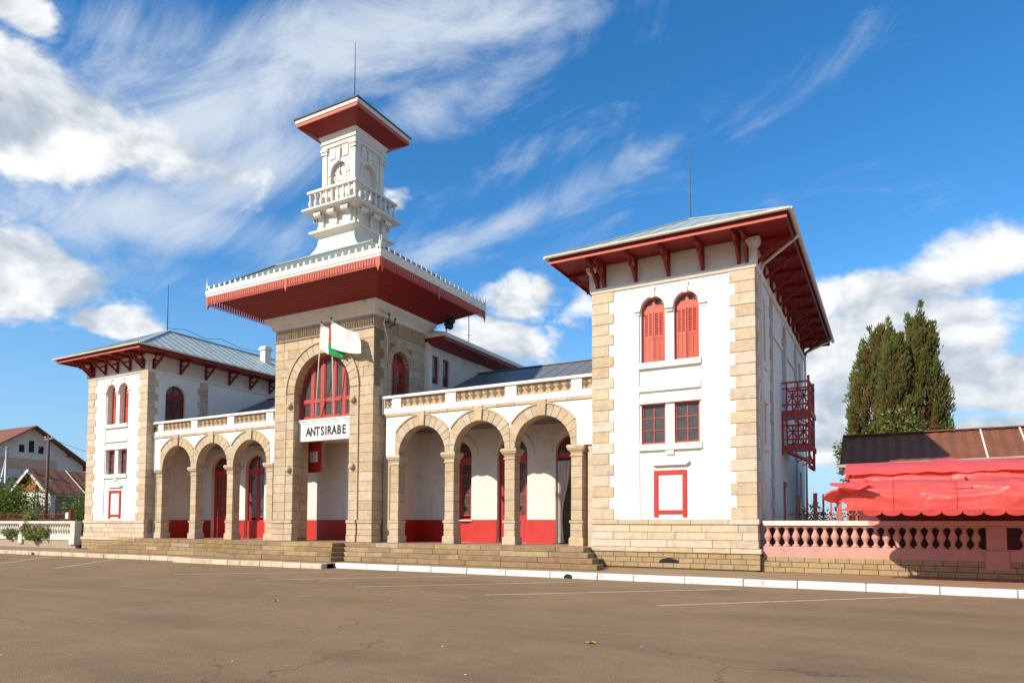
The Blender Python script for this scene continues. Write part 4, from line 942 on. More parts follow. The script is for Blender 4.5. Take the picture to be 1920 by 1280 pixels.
for rot in range(4):
    Mr = Matrix.Translation((0, 26.87, 0)) @ Matrix.Rotation(R(90*rot), 4, 'Z')
    def Tm(s, d, z, Mr=Mr): p = Mr @ Vector((s, -CH+d, z)); return (p.x, p.y, p.z)
    fcm = MB(Tm)
    fcm.wall(-.86, .86, 18.0, 21.30, .05, .268, [(-.55, .55, 18.0, zc, 1)], n=20); fcm.build('clock_panel', 'tower_white', CL)
    a = MB(Tm); a.ring(0, zc, .55, .68, 0, math.pi, .0, .06, 18); a.box(-.72, -.55, .0, .06, zc-.10, zc); a.box(.55, .72, .0, .06, zc-.10, zc); a.box(-.70, -.56, .02, .06, 19.0, zc-.2); a.box(.56, .70, .02, .06, 19.0, zc-.2); a.build('archivolt', 'tower_white', CL)
    MB(Tm).prism([(-.11, zc+.54), (.11, zc+.54), (.17, 21.12), (-.17, 21.12)], -.06, .08, .02).build('keystone', 'tower_white', CL)
    for sx in (-1, 1):
        a0, a1 = sorted((sx*.80, sx*(CH-.142*(rot % 2)))); p = MB(Tm); p.box(a0, a1, .0, .14, 18.0, 20.95); p.build('pilaster', 'tower_white', CL)
        a0, a1 = sorted((sx*.74, sx*(CH+.09))); p = MB(Tm); p.box(a0+.04*(sx > 0)*0, a1, -.08, .1, 21.10, 21.24); p.box(a0+.03, a1-.03, -.04, .1, 20.93, 21.10); p.build('pilaster_capital', 'tower_white', CL)
        g0, g1 = sorted((sx*.24, sx*.62)); MB(Tm).box(g0, g1, .0, .06, 20.62, 21.2).build('panel_block', 'tower_white', CL)
MB().rloft([(.0, 21.24), (.03, 21.26), (.03, 21.42), (.09, 21.46), (.09, 21.52), (.05, 21.54), (.06, 21.68), (.13, 21.78), (.16, 21.88)], 0, 26.87, CH, CH).build('cornice', 'tower_white', CL)
# clock
ck = MB(T0); cz = zc-.02; ck.prism([(.50*math.cos(2*math.pi*i/32), cz+.50*math.sin(2*math.pi*i/32)) for i in range(32)], .20, .26); CK = ck.build('clock', 'tower_white', ST)
k = MB(T0); k.ring(0, cz, .47, .52, 0, 2*math.pi, .17, .205, 32); k.build('clock_rim', 'cream', CK)
k = MB(T0)
for i in range(12):
    a = 2*math.pi*i/12; c_, s_ = math.cos(a), math.sin(a); wd = .030 if i % 3 else .05
    k.prism([(.36*s_-wd*c_, cz+.36*c_+wd*s_), (.36*s_+wd*c_, cz+.36*c_-wd*s_), (.45*s_+wd*c_, cz+.45*c_-wd*s_), (.45*s_-wd*c_, cz+.45*c_+wd*s_)], .188, .201)
k.build('numerals', 'lead', CK)
for ang, l, wd in ((-31, .27, .035), (-6, .40, .026)):
    a = R(ang); c_, s_ = math.cos(a), math.sin(a)
    MB(T0).prism([(-.06*s_-wd*c_, cz-.06*c_+wd*s_), (-.06*s_+wd*c_, cz-.06*c_-wd*s_), (l*s_+.01*c_, cz+l*c_-.01*s_), (l*s_-.01*c_, cz+l*c_+.01*s_)], .170, .185).build('clock_hand', 'black', CK)
# top roof
o = []
for h, z in ((1.27, 21.87), (2.04, 22.26)): o += [(-h, 26.87-h, z), (h, 26.87-h, z), (h, 26.87+h, z), (-h, 26.87+h, z)]
TR_ = MB().add(o, [(0, 1, 5, 4), (1, 2, 6, 5), (2, 3, 7, 6), (3, 0, 4, 7), (3, 2, 1, 0)]).build('roof_soffit', 'red', ST)
MB().rloft([(2.05, 2.05, 22.25), (2.06, 2.06, 22.26), (2.06, 2.06, 22.42)], 0, 26.87, 0, 0).build('fascia_strip', 'coral', TR_)
MB().rloft([(2.08, 2.08, 22.42), (2.10, 2.10, 22.44), (2.10, 2.10, 22.62)], 0, 26.87, 0, 0).build('fascia', 'tower_white', TR_)
MB().rloft([(2.16, 2.16, 22.62), (2.17, 2.17, 22.67), (.05, .05, 23.55)], 0, 26.87, 0, 0).build('roof', 'lead', ST)
MB().tube([(0, 26.87, 23.3), (0, 26.87, 27.4)], [.035, .012], 6).build('lightning_rod', 'iron', TR_)

# hall behind the tower
h = MB(); S2 = SR(3.42); hs2 = MB(S2).wall(28.88, 38.0, 6.0, 11.35, 0, .35, [(29.33, 30.0, 9.27, 10.77), (30.33, 31.0, 9.27, 10.77)]); h.add([S2(*v) for v in hs2.v], hs2.f)
h.box(-3.42, -3.07, 28.88, 38, 6, 11.35); h.box(-3.07, 3.07, 37.6, 38, 6, 11.35); h.box(3.42, 3.50, 28.9, 29.25, 6, 11.3); h.box(3.42, 3.46, 33.9, 38, 6, 11.34)
HL = h.build('hall_wall', 'plaster_in', ST)
for a, b in ((29.33, 30.0), (30.33, 31.0)): casement(S2, ST, a, b, 9.27, 10.77, .12, 'door_red', 1, 2, .06)
HR = MB().add([(-4.42, 29.0, 11.80), (4.42, 29.0, 11.80), (4.42, 39.0, 11.80), (-4.42, 39.0, 11.80), (0, 29.0, 12.75), (0, 37, 12.75)], [(0, 1, 4), (1, 2, 5, 4), (2, 3, 5), (3, 0, 4, 5)]).build('roof', 'zinc', ST)
f = MB(); f.rloft([(4.44, 5.02, 11.58), (4.46, 5.04, 11.62), (4.46, 5.04, 11.80), (4.42, 5.0, 11.82)], 0, 34.0, 0, 0, cap=False); f.build('fascia', 'cream', HR)
f = MB(); f.rloft([(4.38, 4.96, 11.40), (4.40, 4.98, 11.41), (4.40, 4.98, 11.58)], 0, 34.0, 0, 0, cap=False); f.build('fascia_strip', 'red', HR)
o = []
for hx, y0, y1, z in ((3.40, 28.9, 38.0, 11.22), (4.40, 29.03, 38.98, 11.42)): o += [(-hx, y0, z), (hx, y0, z), (hx, y1, z), (-hx, y1, z)]
MB().add(o, [(0, 1, 5, 4), (1, 2, 6, 5), (2, 3, 7, 6), (3, 0, 4, 7)]).build('soffit', 'red', HR)
MB().tube([(3.5, 29.12, 11.2), (3.5, 29.12, 7.6)], .06, 8).build('downpipe', 'cream', HR, True)
MB().tube([(3.45, 29.3, 11.7), (3.45, 29.3, 12.5)], .09, 10).build('vent_pipe', 'cream', HR, True)
ch = MB(); ch.rloft([(.27, .27, 13.0), (.27, .27, 14.62), (.36, .36, 14.68), (.36, .36, 14.8), (.30, .30, 14.85), (.30, .30, 14.95), (.2, .2, 15.0)], -15.95, 35.2, 0, 0); ch.build('chimney', 'tower_white', ST)

# ================================================================== THINGS ON THE BUILDING
sg_ = empty('station_sign', (0, 25.2, 6.0), 'white board reading ANTSIRABE in black capitals under the arched window', 'sign')
b = MB(FR(25.16)); b.prism([(-1.84, 5.98), (1.84, 5.98), (1.84, 6.86), (-1.84, 6.86)], 0, .3, .01); b.build('board', 'plaster', sg_)
MB().rloft([(-.0, 6.861), (.03, 6.87), (.05, 6.95), (.09, 6.98), (.09, 7.06)], 0, 25.31, 1.80, .15).build('cap_moulding', 'plaster', sg_)
txt = bpy.data.curves.new('letter', 'FONT'); to = bpy.data.objects.new('letter', txt); COL.objects.link(to)
def letter_mesh(ch):
    txt.body = ch; txt.size = .62; txt.extrude = .012; txt.offset = .017; txt.align_x = 'CENTER'
    bpy.context.view_layer.update(); me = bpy.data.meshes.new_from_object(to.evaluated_get(bpy.context.evaluated_depsgraph_get())); me.materials.clear(); me.materials.append(MAT['black']); return me
word = 'ANTSIRABE'; wid = {'I': .15}; xs = []; x = 0
for c in word: l = wid.get(c, .318); xs.append(x+l/2); x += l
for c, xx in zip(word, xs):
    me = letter_mesh(c); me.name = 'letter'
    inst('letter', me, sg_, Matrix.Translation((xx-x/2+.02, 25.15, 6.24)) @ Matrix.Rotation(R(90), 4, 'X') @ Matrix.Diagonal((.76, 1, 1, 1)))
bpy.data.objects.remove(to); bpy.data.curves.remove(txt)

def cloth(P00, P01, P10, P11, nu, nv, amp, fr, ph, sag=0.):
    P00, P01, P10, P11 = map(Vector, (P00, P01, P10, P11)); v = []
    for j in range(nv+1):
        for i in range(nu+1):
            s, t = i/nu, j/nv; p = (P00*(1-s)+P10*s)*(1-t)+(P01*(1-s)+P11*s)*t
            p = p+Vector((0, 1, 0))*amp*s*math.sin(fr*s*6.28+ph+t*1.4)+Vector((0, 0, -1))*sag*math.sin(math.pi*s)*(.6+.4*t)+Vector((.3, 1, .2))*amp*.35*s*math.sin(s*17+t*6+ph)
            v.append(p)
    return v, [(j*(nu+1)+i, j*(nu+1)+i+1, (j+1)*(nu+1)+i+1, (j+1)*(nu+1)+i) for j in range(nv) for i in range(nu)]
def flagpole(b, t, label, colour, corners, sag):
    o = empty('flagpole', b, label, 'flag', 'flags above the sign')
    MB().tube([b, t], [.032, .024], 8).build('pole', 'cream', o, True); MB().lathe([(.01, -.02), (.045, .0), (.05, .04), (.02, .08)], t, 8).build('finial', 'iron', o, True)
    m = MB(); nu, nv = 26, 14; v, f = cloth(*corners, nu, nv, .10, 1.25, .6, sag)
    if colour: 
        for k, q in enumerate(f):
            i, j = k % nu, k//nu; m.add([], []); m.f.append(q); m.m.append(0 if i < nu*.36 else (1 if j < nv/2 else 2))
        m.v = [tuple(p) for p in v]
    else: m.add(v, f)
    fl = m.build('flag', ['cloth_white', 'flag_red', 'flag_green'], o, True); return o
p1b, p1t, p2b, p2t = Vector((-.6, 25.05, 7.06)), Vector((.32, 24.42, 11.62)), Vector((.65, 25.05, 7.06)), Vector((.97, 24.42, 11.72))
flagpole(p1b, p1t, 'white, red and green flag hanging limp from its pole over the sign', True, ((.345, 24.40, 11.55), (.22, 24.46, 10.35), (1.45, 24.62, 11.05), (1.65, 24.62, 9.80)), .12)
flagpole(p2b, p2t, 'plain white flag blowing out from its pole over the sign', False, ((1.0, 24.38, 11.62), (.97, 24.44, 10.30), (2.72, 24.30, 10.78), (3.04, 24.34, 9.78)), .10)

nb = empty('notice_board', (-1.85, 26.3, 4.5), 'red notice board with pale papers hanging high in the entrance arch', 'notice board')
MB(FR(26.3)).prism([(-2.4, 4.5), (-1.42, 4.5), (-1.42, 6.21), (-2.4, 6.21)], 0, .07, .01).build('board', 'door_red', nb)
for i in range(3): MB(FR(26.29)).box(-2.2+.2*i, -2.05+.2*i, 0, .008, 5.05, 5.6).build('paper', 'cream', nb)

cu = MB(); v = []; f = []; nu, nv = 28, 24
for j in range(nv+1):
    t = j/nv; z = 4.75-t*3.75; wdt = (.62-.40*math.sin(min(1, t/.72)*math.pi/2)**2) if t < .72 else .22+.10*(t-.72)/.28
    for i in range(nu+1):
        s = i/nu; v.append((11.15+s*wdt, 28.50+.045*math.sin(s*26+t*2)+.02*math.sin(s*9), z))
cu.add(v, [(j*(nu+1)+i, j*(nu+1)+i+1, (j+1)*(nu+1)+i+1, (j+1)*(nu+1)+i) for j in range(nv) for i in range(nu)])
cu.build('curtain', 'curtain', None, True, label='long white curtain tied back in the open doorway of the arcade', cat='curtain')

ls = empty('loudspeaker', (4.4, 29.3, 11.85), 'black horn loudspeaker cluster on the hall roof beside the tower eave', 'loudspeaker')
MB().tube([(4.2, 29.5, 11.8), (4.2, 29.5, 12.5)], .03, 6).build('mast', 'iron', ls)
for k, (dx, dz) in enumerate(((0, 0), (.28, .10), (.10, -.16))):
    a = Vector((4.15+dx*.6, 29.45, 12.3+dz)); b = a+Vector((.42, -.25, -.02))
    m = MB(); m.tube([a, a.lerp(b, .5), b], [.07, .11, .21], 12); m.build('horn', 'black', ls, True)
an = MB(); an.tube([(4.9, 30.6, 11.6), (4.9, 30.6, 13.05)], .022, 6); an.tube([(4.75, 30.6, 12.0), (5.1, 30.6, 11.9)], .012, 4)
an.build('antenna_mast', 'iron', None, label='thin antenna mast on the hall roof edge right of the tower', cat='antenna')
ip = empty('insulator_bracket', (3.4, 25.7, 11.4), 'dark iron wire bracket with insulators on the upper corner of the tower', 'wire bracket')
m = MB(); m.tube([(3.3, 25.5, 11.45), (3.62, 25.5, 11.5), (3.66, 25.5, 11.9)], .03, 6); m.tube([(3.3, 25.95, 11.4), (3.6, 25.95, 11.45), (3.64, 25.95, 11.75)], .03, 6); m.tube([(3.55, 25.3, 11.48), (3.55, 26.2, 11.48)], .025, 6); m.build('arm', 'iron', ip)
for y in (25.5, 25.95): MB().lathe([(.03, -.06), (.06, -.03), (.06, .03), (.03, .06)], (3.65, y, 11.85 if y < 25.7 else 11.72), 8).build('insulator', 'lead', ip)
m = MB(); m.tube([(3.6, 25.3, 11.75), (3.66, 25.1, 11.3), (3.5, 25.6, 10.6), (3.34, 25.75, 9.6)], .02, 5)
m.build('dangling_cable', 'cream', None, True, label='pale cable hanging down the tower side from the wire bracket', cat='cable')
m = MB(); m.tube([(2.2, 22.9, 12.9), (2.8, 23.9, 12.45), (3.55, 25.0, 11.95), (3.62, 25.4, 11.8)], .014, 5)
m.build('overhead_cable', 'lead', None, label='thin dark cable running from the tower soffit to the wire bracket', cat='cable')
m = MB(); pts = [(-17.27, 28.2, 14.75), (-17.27, 29.6, 15.0), (-17.2, 31, 14.72), (-17.27, 32.4, 15.05), (-17.2, 34, 14.75), (-17.27, 36, 14.9)]
m.tube(pts, .018, 4); m.build('roof_cable', 'iron', None, label='slack cable looping along the ridge of the far pavilion roof', cat='cable')

# ================================================================== RIGHT OF THE STATION
bal_prof = [(.125, 0), (.125, .05), (.07, .085), (.055, .14), (.075, .21), (.128, .31), (.132, .36), (.10, .44), (.06, .53), (.052, .58), (.085, .62), (.125, .64), (.125, .67)]
def balustrade(root, u0, u1, Y, m, piers, z0=1.08, mb='red_shade_stucco'):
    T = FR(Y); me = MB().lathe(bal_prof, (0, 0, 0), 12).mesh('baluster', m, True)
    x = u0
    MB(T).prism([(u0, .72), (u1, .72), (u1, 1.03), (u0, 1.03)], -.03, .30, .015).build('base_rail', m, root); MB(T).box(u0, u1, .0, .27, 1.029, 1.085).build('base_step', m, root)
    MB(T).box(u0, u1, .0, .27, 1.745, 1.80).build('top_rail', m, root)
    cut = 23.9 if m == 'red_shade_stucco' else u1  # sunlit stretch of the cap painted in as white, shade tint beyond
    MB(T).prism([(u0, 1.80), (cut, 1.80), (cut, 1.965), (u0, 1.965)], -.07, .34, .025).build('coping', 'white_stucco', root)
    if cut < u1: MB(T).prism([(cut, 1.80), (u1, 1.80), (u1, 1.955), (cut, 1.955)], -.06, .33, .025).build('coping', m, root)
    n = int((u1-u0)/.298)
    for i in range(n):
        xx = u0+(i+.5)*(u1-u0)/n
        if any(a-.12 < xx < b+.12 for a, b in piers): continue
        inst('baluster', me, root, Matrix.Translation((xx, Y+.135, z0)))
    for a, b in piers:
        MB().cbox(a, b, Y-.10, Y+.42, .44, 1.06, .015).build('pier', m, root); MB().cbox(a+.05, b-.05, Y-.05, Y+.38, 1.06, 1.80, .015).build('pier', m, root)
        MB(FR(Y-.05)).prism([(a+.13, 1.12), (b-.13, 1.12), (b-.13, 1.74), (a+.13, 1.74)], -.018, .01, .012).build('pier_panel', m, root)
br = empty('balustrade', (24, 25.3, .2), 'white stucco balustrade with red awning shade in its colour, on a brick footing beside the near pavilion', 'balustrade', 'balustrades flanking the station')
balustrade(br, 20.60, 33.0, 25.22, 'red_shade_stucco', ((27.0, 27.6),))
MB().box(20.5, 33.0, 25.22, 25.5, .1, .73).build('footing_core', 'mortar_pale', br)
for k in range(3):
    x = 20.56
    while x < 31.0:
        e = x+rnd.uniform(.38, .62); block('footing_block', br, FR(25.2), x, e, .195+.178*k, .373+.178*k, -.08 if k < 2 else -.05, .05, 'foot_stone'); x = e
bl = empty('balustrade', (-30, 25.2, .2), 'weathered white balustrade with vines beside the far pavilion', 'balustrade', 'balustrades flanking the station')
balustrade(bl, -52.0, -21.45, 25.05, 'white_stucco', ((-22.05, -21.42), (-28.3, -27.8)))
MB().box(-52, -21.5, 25.09, 25.35, .1, .73).build('footing_wall', 'old_wall', bl)

# railing with pickets in the yard
fe = empty('picket_fence', (24, 29.2, 1.0), 'coral red iron picket fence behind the shade-tinted balustrade', 'fence')
MB().bar((20.9, 29.2, 1.25), (33, 29.2, 1.25), .05).build('rail', 'coral', fe); MB().bar((20.9, 29.2, 2.25), (33, 29.2, 2.25), .05).build('rail', 'coral', fe)
fm = MB(); fm.bar((0, 0, .5), (0, 0, 2.85), .07, .05); fm.lathe([(.035, 2.85), (.05, 2.93), (.01, 3.05)], (0, 0, 0), 4); fme = fm.mesh('picket', 'coral')
x = 21.35; k = 0
while x < 31:
    if k % 3 == 2: MB().box(x-.07, x+.07, 29.13, 29.27, .3, 3.08).build('post', 'coral', fe)
    else: inst('picket', fme, fe, Matrix.Translation((x, 29.2, rnd.uniform(-.04, .03))))
    x += .27+rnd.uniform(-.03, .03); k += 1
MB().add([(14, 25.5, .9), (60, 25.5, .9), (60, 70, .9), (14, 70, .9)], [(0, 1, 2, 3)]).build('yard', 'ground', kind='structure')

# rust-roofed shed
sh_ = empty('tin_roof_shed', (28, 33, .9), 'low shed with a rusty corrugated roof behind the red awning', 'shed')
rx0, rx1, ya, yb, za, zb = 22.55, 42.0, 33.2, 36.3, 4.30, 6.08
n = 170; v = []; f = []
for i in range(n+1):
    x = rx0+(rx1-rx0)*i/n; dz = .022*math.sin(i*math.pi*.5)*1.3
    v += [(x, ya, za+dz), (x, yb, zb+dz)]
MB().add(v, [(2*i, 2*i+2, 2*i+3, 2*i+1) for i in range(n)]).build('roof', 'rust_roof', sh_)
MB().add([(rx0, yb, zb), (rx1, yb, zb), (rx1, 39.4, 4.3), (rx0, 39.4, 4.3)], [(0, 1, 2, 3)]).build('roof', 'rust_roof', sh_)
MB().bar((rx0, yb, zb+.05), (rx1, yb, zb+.05), .35, .05).build('ridge_cap', 'rust_roof', sh_)
MB().box(rx0+.3, rx1-.3, 33.5, 39.0, .9, 4.35).build('wall', 'old_wall', sh_)
MB().box(rx0, rx1, ya-.05, ya-.01, 4.06, 4.27).build('eave_board', 'awning_tan', sh_)
for x in (28.0, 29.4, 31.0): MB().bar((x, ya+.02, za+.06), (x, yb-.05, zb+.06), .06, .02).build('light_strip', 'cream', sh_)

# awning of torn red tarpaulin
aw = empty('red_awning', (28, 22, .2), 'torn and wrinkled red tarpaulin awning with a scalloped edge', 'awning')
prof = [(21.30, 2.20), (21.27, 2.34), (21.25, 2.50), (21.26, 2.66), (21.32, 2.80), (21.45, 2.91), (21.70, 2.96), (22.1, 3.0), (22.6, 3.05), (23.0, 3.10), (23.25, 3.16), (23.32, 3.26), (23.40, 3.36), (23.8, 3.44), (24.4, 3.56), (25.0, 3.70), (25.5, 3.80)]
U0, U1 = 23.3, 34.0; nu = 360; v = []; f = []
def lerp_prof(n):
    out = []
    for k in range(n+1):
        x = k/n*(len(prof)-1); i = min(int(x), len(prof)-2); t = x-i; out.append((prof[i][0]*(1-t)+prof[i+1][0]*t, prof[i][1]*(1-t)+prof[i+1][1]*t, x))
    return out
LP = lerp_prof(64)
def wr(u, t):                                           # slack bellies with sharp creases between them
    n1_, n2_ = noise.noise(Vector((u*.55, t*.35, 3.1))), noise.noise(Vector((u*1.1+t*.25, t*.7-u*.3, 8.4)))
    c1, c2 = (1-abs(noise.noise(Vector((u*.55+t*.22, t*.40-u*.25, 1.3))))*3.2), (1-abs(noise.noise(Vector((u*.9-t*.30, t*.5+u*.35, 4.3))))*3.6)
    return n1_*.14+n2_*.05+max(0, c1)**2*.07-max(0, c2)**2*.045
for i in range(nu+1):
    u = U0+(U1-U0)*i/nu
    for j, (y, z, t) in enumerate(LP):
        k = min(1, t/3); d = wr(u, t)*k; left = max(0, 1-(u-U0)/.9)
        uu = u+left*(.28*math.sin(t*1.7)+noise.noise(Vector((t*.7, 5, u*3)))*.35-.1)+(left*.3 if t >= 13 else 0)
        zz = z+d*(.55 if 4 < t < 10 else .95)-.05*left*t*.3*(1 if t > 9 else 0)
        v.append((uu, y-d*(.9 if t < 6 else .2), zz))
m = len(LP); f = [(i*m+j, (i+1)*m+j, (i+1)*m+j+1, i*m+j+1) for i in range(nu) for j in range(m-1)]
# scallops hanging from the front edge
sv = []; sf = []; ns = 22; sw = (U1-23.85)/ns; a0 = 23.85
for q in range(ns):
    c = a0+sw*(q+.5); o = len(sv)
    for k in range(11):
        a = math.pi*k/10; x = c-sw/2*math.cos(a); y = 21.30-wr(x, 0)*0+.015*math.sin(x*5)
        sv += [(x, y, 2.215), (x, y-.01, 2.20-.15*math.sin(a)**.7 if 0 < k < 10 else 2.195)]
    sf += [(o+2*k, o+2*k+1, o+2*k+3, o+2*k+2) for k in range(10)]
MB().add(v, f).build('tarpaulin', 'tarp', aw, True)
for us in (24.6, 26.05, 27.5, 28.95, 30.4, 31.85):       # welded seams of the sheet
    i0 = int((us-U0)/(U1-U0)*nu); sv_ = [Vector(v[i*m+j])+Vector((0, -.006, .006)) for i in (i0, i0+1) for j in range(m)]
    MB().add(sv_, [(j, m+j, m+j+1, j+1) for j in range(m-1)]).build('seam', 'tarp_seam', aw, True); MB().add(sv, sf).build('scalloped_edge', 'tarp', aw, True)
# crumpled loose end of the tarpaulin
cv = []; cf_ = []; na, nb_ = 16, 14
for i in range(na+1):
    for j in range(nb_+1):
        s, t = i/na, j/nb_; p = Vector((23.05+s*.95+.15*math.sin(t*7), 21.15+.35*math.sin(t*5+s*3)+.2*t, 2.62+.42*math.sin(s*2.2)*(.3+t*.6)-.32*(1-s)*(1-t)))
        q = noise.noise_vector(p*2.6)*.22; cv.append(p+q)
cf_ = [(i*(nb_+1)+j, (i+1)*(nb_+1)+j, (i+1)*(nb_+1)+j+1, i*(nb_+1)+j+1) for i in range(na) for j in range(nb_)]
MB().add(cv, cf_).build('crumpled_end', 'tarp', aw, True)
v = []; f = []; nu = 90
for i in range(nu+1):                                   # upper flap with a ragged lower edge
    u = 23.3+(U1-23.3)*i/nu; e = noise.noise(Vector((u*2.1, 2, 7)))*.12
    v += [(u, 23.26-.03+e*.2, 3.34+e*.7), (u, 23.5, 3.52+e*.3), (u, 24.0, 3.66+e*.2), (u, 24.7, 3.80)]
MB().add(v, [(4*i+j, 4*i+4+j, 4*i+5+j, 4*i+1+j) for i in range(nu) for j in range(3)]).build('upper_flap', 'tarp', aw, True)
v = [(23.1, 24.4, 3.66), (U1, 24.4, 3.88), (U1, 25.6, 4.02), (22.9, 25.6, 3.86)]
MB().add(v, [(0, 1, 2, 3)]).build('tan_sheet', 'awning_tan', aw)
for u in (23.4, 26.4, 29.4, 32.4):
    MB().tube([(u, 26.0, .9), (u, 26.0, 3.75), (u, 21.5, 2.78)], .035, 6).build('frame_post', 'tarp_in', aw)
MB().tube([(23.3, 21.5, 2.75), (33.6, 21.5, 2.75)], .03, 6).build('frame_bar', 'tarp_in', aw)
MB().box(20.7, 33.0, 25.62, 25.65, .9, 1.80).build('gap_shade_sheet', 'tarp_in', aw); MB().box(23.6, 33.0, 25.62, 25.66, 1.80, 2.42).build('back_valance', 'tarp_in', aw)  # dark sheet added behind the balusters to give their gaps shade

# ------------------------------------------------------------------ foliage
def leafmesh(name, items, matname, parent, **k):
    v = []; f = []; col = []
    for (verts, faces, tint, shade) in items:
        o = len(v); v += verts; f += [tuple(i+o for i in q) for q in faces]; col += [(tint, shade, 0, 1)]*len(verts)
    me = bpy.data.meshes.new(name); me.from_pydata(v, [], f); at = me.color_attributes.new('tint', 'FLOAT_COLOR', 'POINT')
    at.data.foreach_set('color', [x for c in col for x in c]); me.materials.append(MAT[matname]); me.update()
    return tag(link(bpy.data.objects.new(name, me), parent), **k)
def spray(p, d, L, W, r_):
    d = d.normalized(); a = d.cross(Vector((r_.uniform(-1, 1), r_.uniform(-1, 1), r_.uniform(-1, 1)))).normalized(); b = d.cross(a)
    v = []; f = []
    for x in (a, b):
        o = len(v); v += [tuple(p-x*W*.3), tuple(p+d*L*.45+x*W*.6), tuple(p+d*L), tuple(p+d*L*.4-x*W*.6)]; f += [(o, o+1, o+2, o+3)]
    return v, f
def cypress(name, base, H, Rm, lean, seed, label, tips=(), ex=3.0):
    r_ = random.Random(seed); root = empty(name, base, label, 'tree', 'cypresses behind the shed'); B = Vector(base); lean = Vector(lean)
    MB().tube([B, B+lean*.3+Vector((0, 0, H*.35)), B+lean*.8+Vector((0, 0, H*.8))], [.34, .22, .05], 8).build('trunk', 'bark', root)
    def rad(t): return Rm*(min(1, (t+.06)/.28)**.6)*max(0, 1-(max(0, t-.52)/.50)**ex)
    it = []; plumes = []
    for k in range(210):                                # upright plumes that make the outline uneven
        t = .36+.58*r_.random(); a = r_.uniform(0, 6.283); rr = rad(t)*(.45+.55*r_.random()**.5)
        c = B+lean*t**5+Vector((rr*math.cos(a), rr*math.sin(a), t*H-.3)); d = Vector((math.cos(a)*.26, math.sin(a)*.26, 1)).normalized()
        plumes.append((c, d, r_.uniform(1.1, 2.1), r_.uniform(.19, .34), r_.random()))
    for (dx, z, L) in tips: plumes.append((B+Vector((dx, 0, z)), Vector((.12*(1 if dx > lean.x else -.3), 0, 1)), L, .20, .2)); plumes.append((B+Vector((dx+.15, .1, z-.9)), Vector((.1, 0, 1)), L, .30, .4))
    for (c, d, L, W, pt) in plumes:
        dk = r_.uniform(0, .35)
        for k in range(95):
            s = r_.random(); ww = W*(math.sin(math.pi*min(1, s*.85+.13)))**.8+.02; o = Vector((r_.gauss(0, 1), r_.gauss(0, 1), r_.gauss(0, .5)))*ww*.55
            p = c+d*(L*(s-.3))+o; dd = (d*1.5+o.normalized()*.55+Vector((0, 0, .2)))
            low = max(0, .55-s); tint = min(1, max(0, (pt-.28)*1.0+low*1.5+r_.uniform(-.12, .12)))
            it.append((*spray(p, dd, r_.uniform(.20, .40), r_.uniform(.05, .09), r_), tint, min(1, dk+.35*s+.25*r_.random())))  # value climbs to the plume tips: top light put into leaf colour
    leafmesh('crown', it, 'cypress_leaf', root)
cypress('cypress_tree', (23.45, 56.3, .9), 15.7, 1.58, (1.3, 0, 0), 3, 'broad dark cypress with a slanting top, leftmost of the three', ((1.15, 14.9, 1.6), (.75, 14.5, 1.5)))
cypress('cypress_tree', (24.80, 54.8, .9), 14.2, 1.00, (.1, 0, 0), 5, 'shorter brighter green cypress in the middle of the three', ((.05, 13.2, 1.5),), 2.0)
cypress('cypress_tree', (26.75, 56.2, .9), 16.0, 1.32, (-.5, 0, 0), 9, 'tallest cypress with a forked spiky tip, rightmost of the three', ((-.35, 15.7, 1.7), (-.95, 15.0, 1.6), (.25, 14.4, 1.4)), 1.7)
def bush(name, base, size, n, ls_, seed, label, cat='bush', matname='bush_leaf', group=None, stems=5, flat=.5, lumps=9):
    r_ = random.Random(seed); root = empty(name, base, label, cat, group); B = Vector(base); it = []
    lump = [(Vector((r_.uniform(-1, 1)*size[0]*.72, r_.uniform(-1, 1)*size[1]*.7, size[2]*r_.uniform(.15, .85))), r_.uniform(.35, .62)*min(size[0], size[2]*.7), r_.random()) for _ in range(lumps)]
    for k in range(n):
        c, rr, tn = r_.choice(lump); d = Vector((r_.gauss(0, 1), r_.gauss(0, 1), r_.gauss(0, .8))).normalized(); p = B+c+d*rr*(r_.random()**.4)
        if p.z < B.z: p.z = B.z+r_.random()*.2
        dd = (d+Vector((0, 0, -flat+r_.uniform(-.3, .6)))).normalized(); a = dd.cross(Vector((r_.uniform(-1, 1), r_.uniform(-1, 1), 1))).normalized(); L = r_.uniform(.7, 1.3)*ls_; q = a.cross(dd)*L*.10
        it.append(([tuple(p), tuple(p+dd*L*.45+a*L*.28-q), tuple(p+dd*L), tuple(p+dd*L*.45-a*L*.28-q)], [(0, 1, 2), (0, 2, 3)], min(1, tn*.5+r_.random()*.3), r_.random()))
    m = MB()
    for k in range(stems):
        c = lump[k % lumps][0]; m.tube([B+Vector((r_.uniform(-.1, .1), r_.uniform(-.1, .1), -.05)), B+c*.5+Vector((0, 0, .1)), B+c], [.05, .03, .012], 5)
    m.build('stem', 'bark', root); leafmesh('foliage', it, matname, root)
bush('laurel_bush', (23.9, 53.0, 5.0), (2.6, .9, 4.0), 3200, .28, 21, 'low bright green bush at the foot of the cypresses', lumps=12)
bush('yard_bush', (21.9, 30.6, .9), (.9, .5, 1.9), 1500, .14, 22, 'olive green bush seen through the red picket fence', lumps=7)

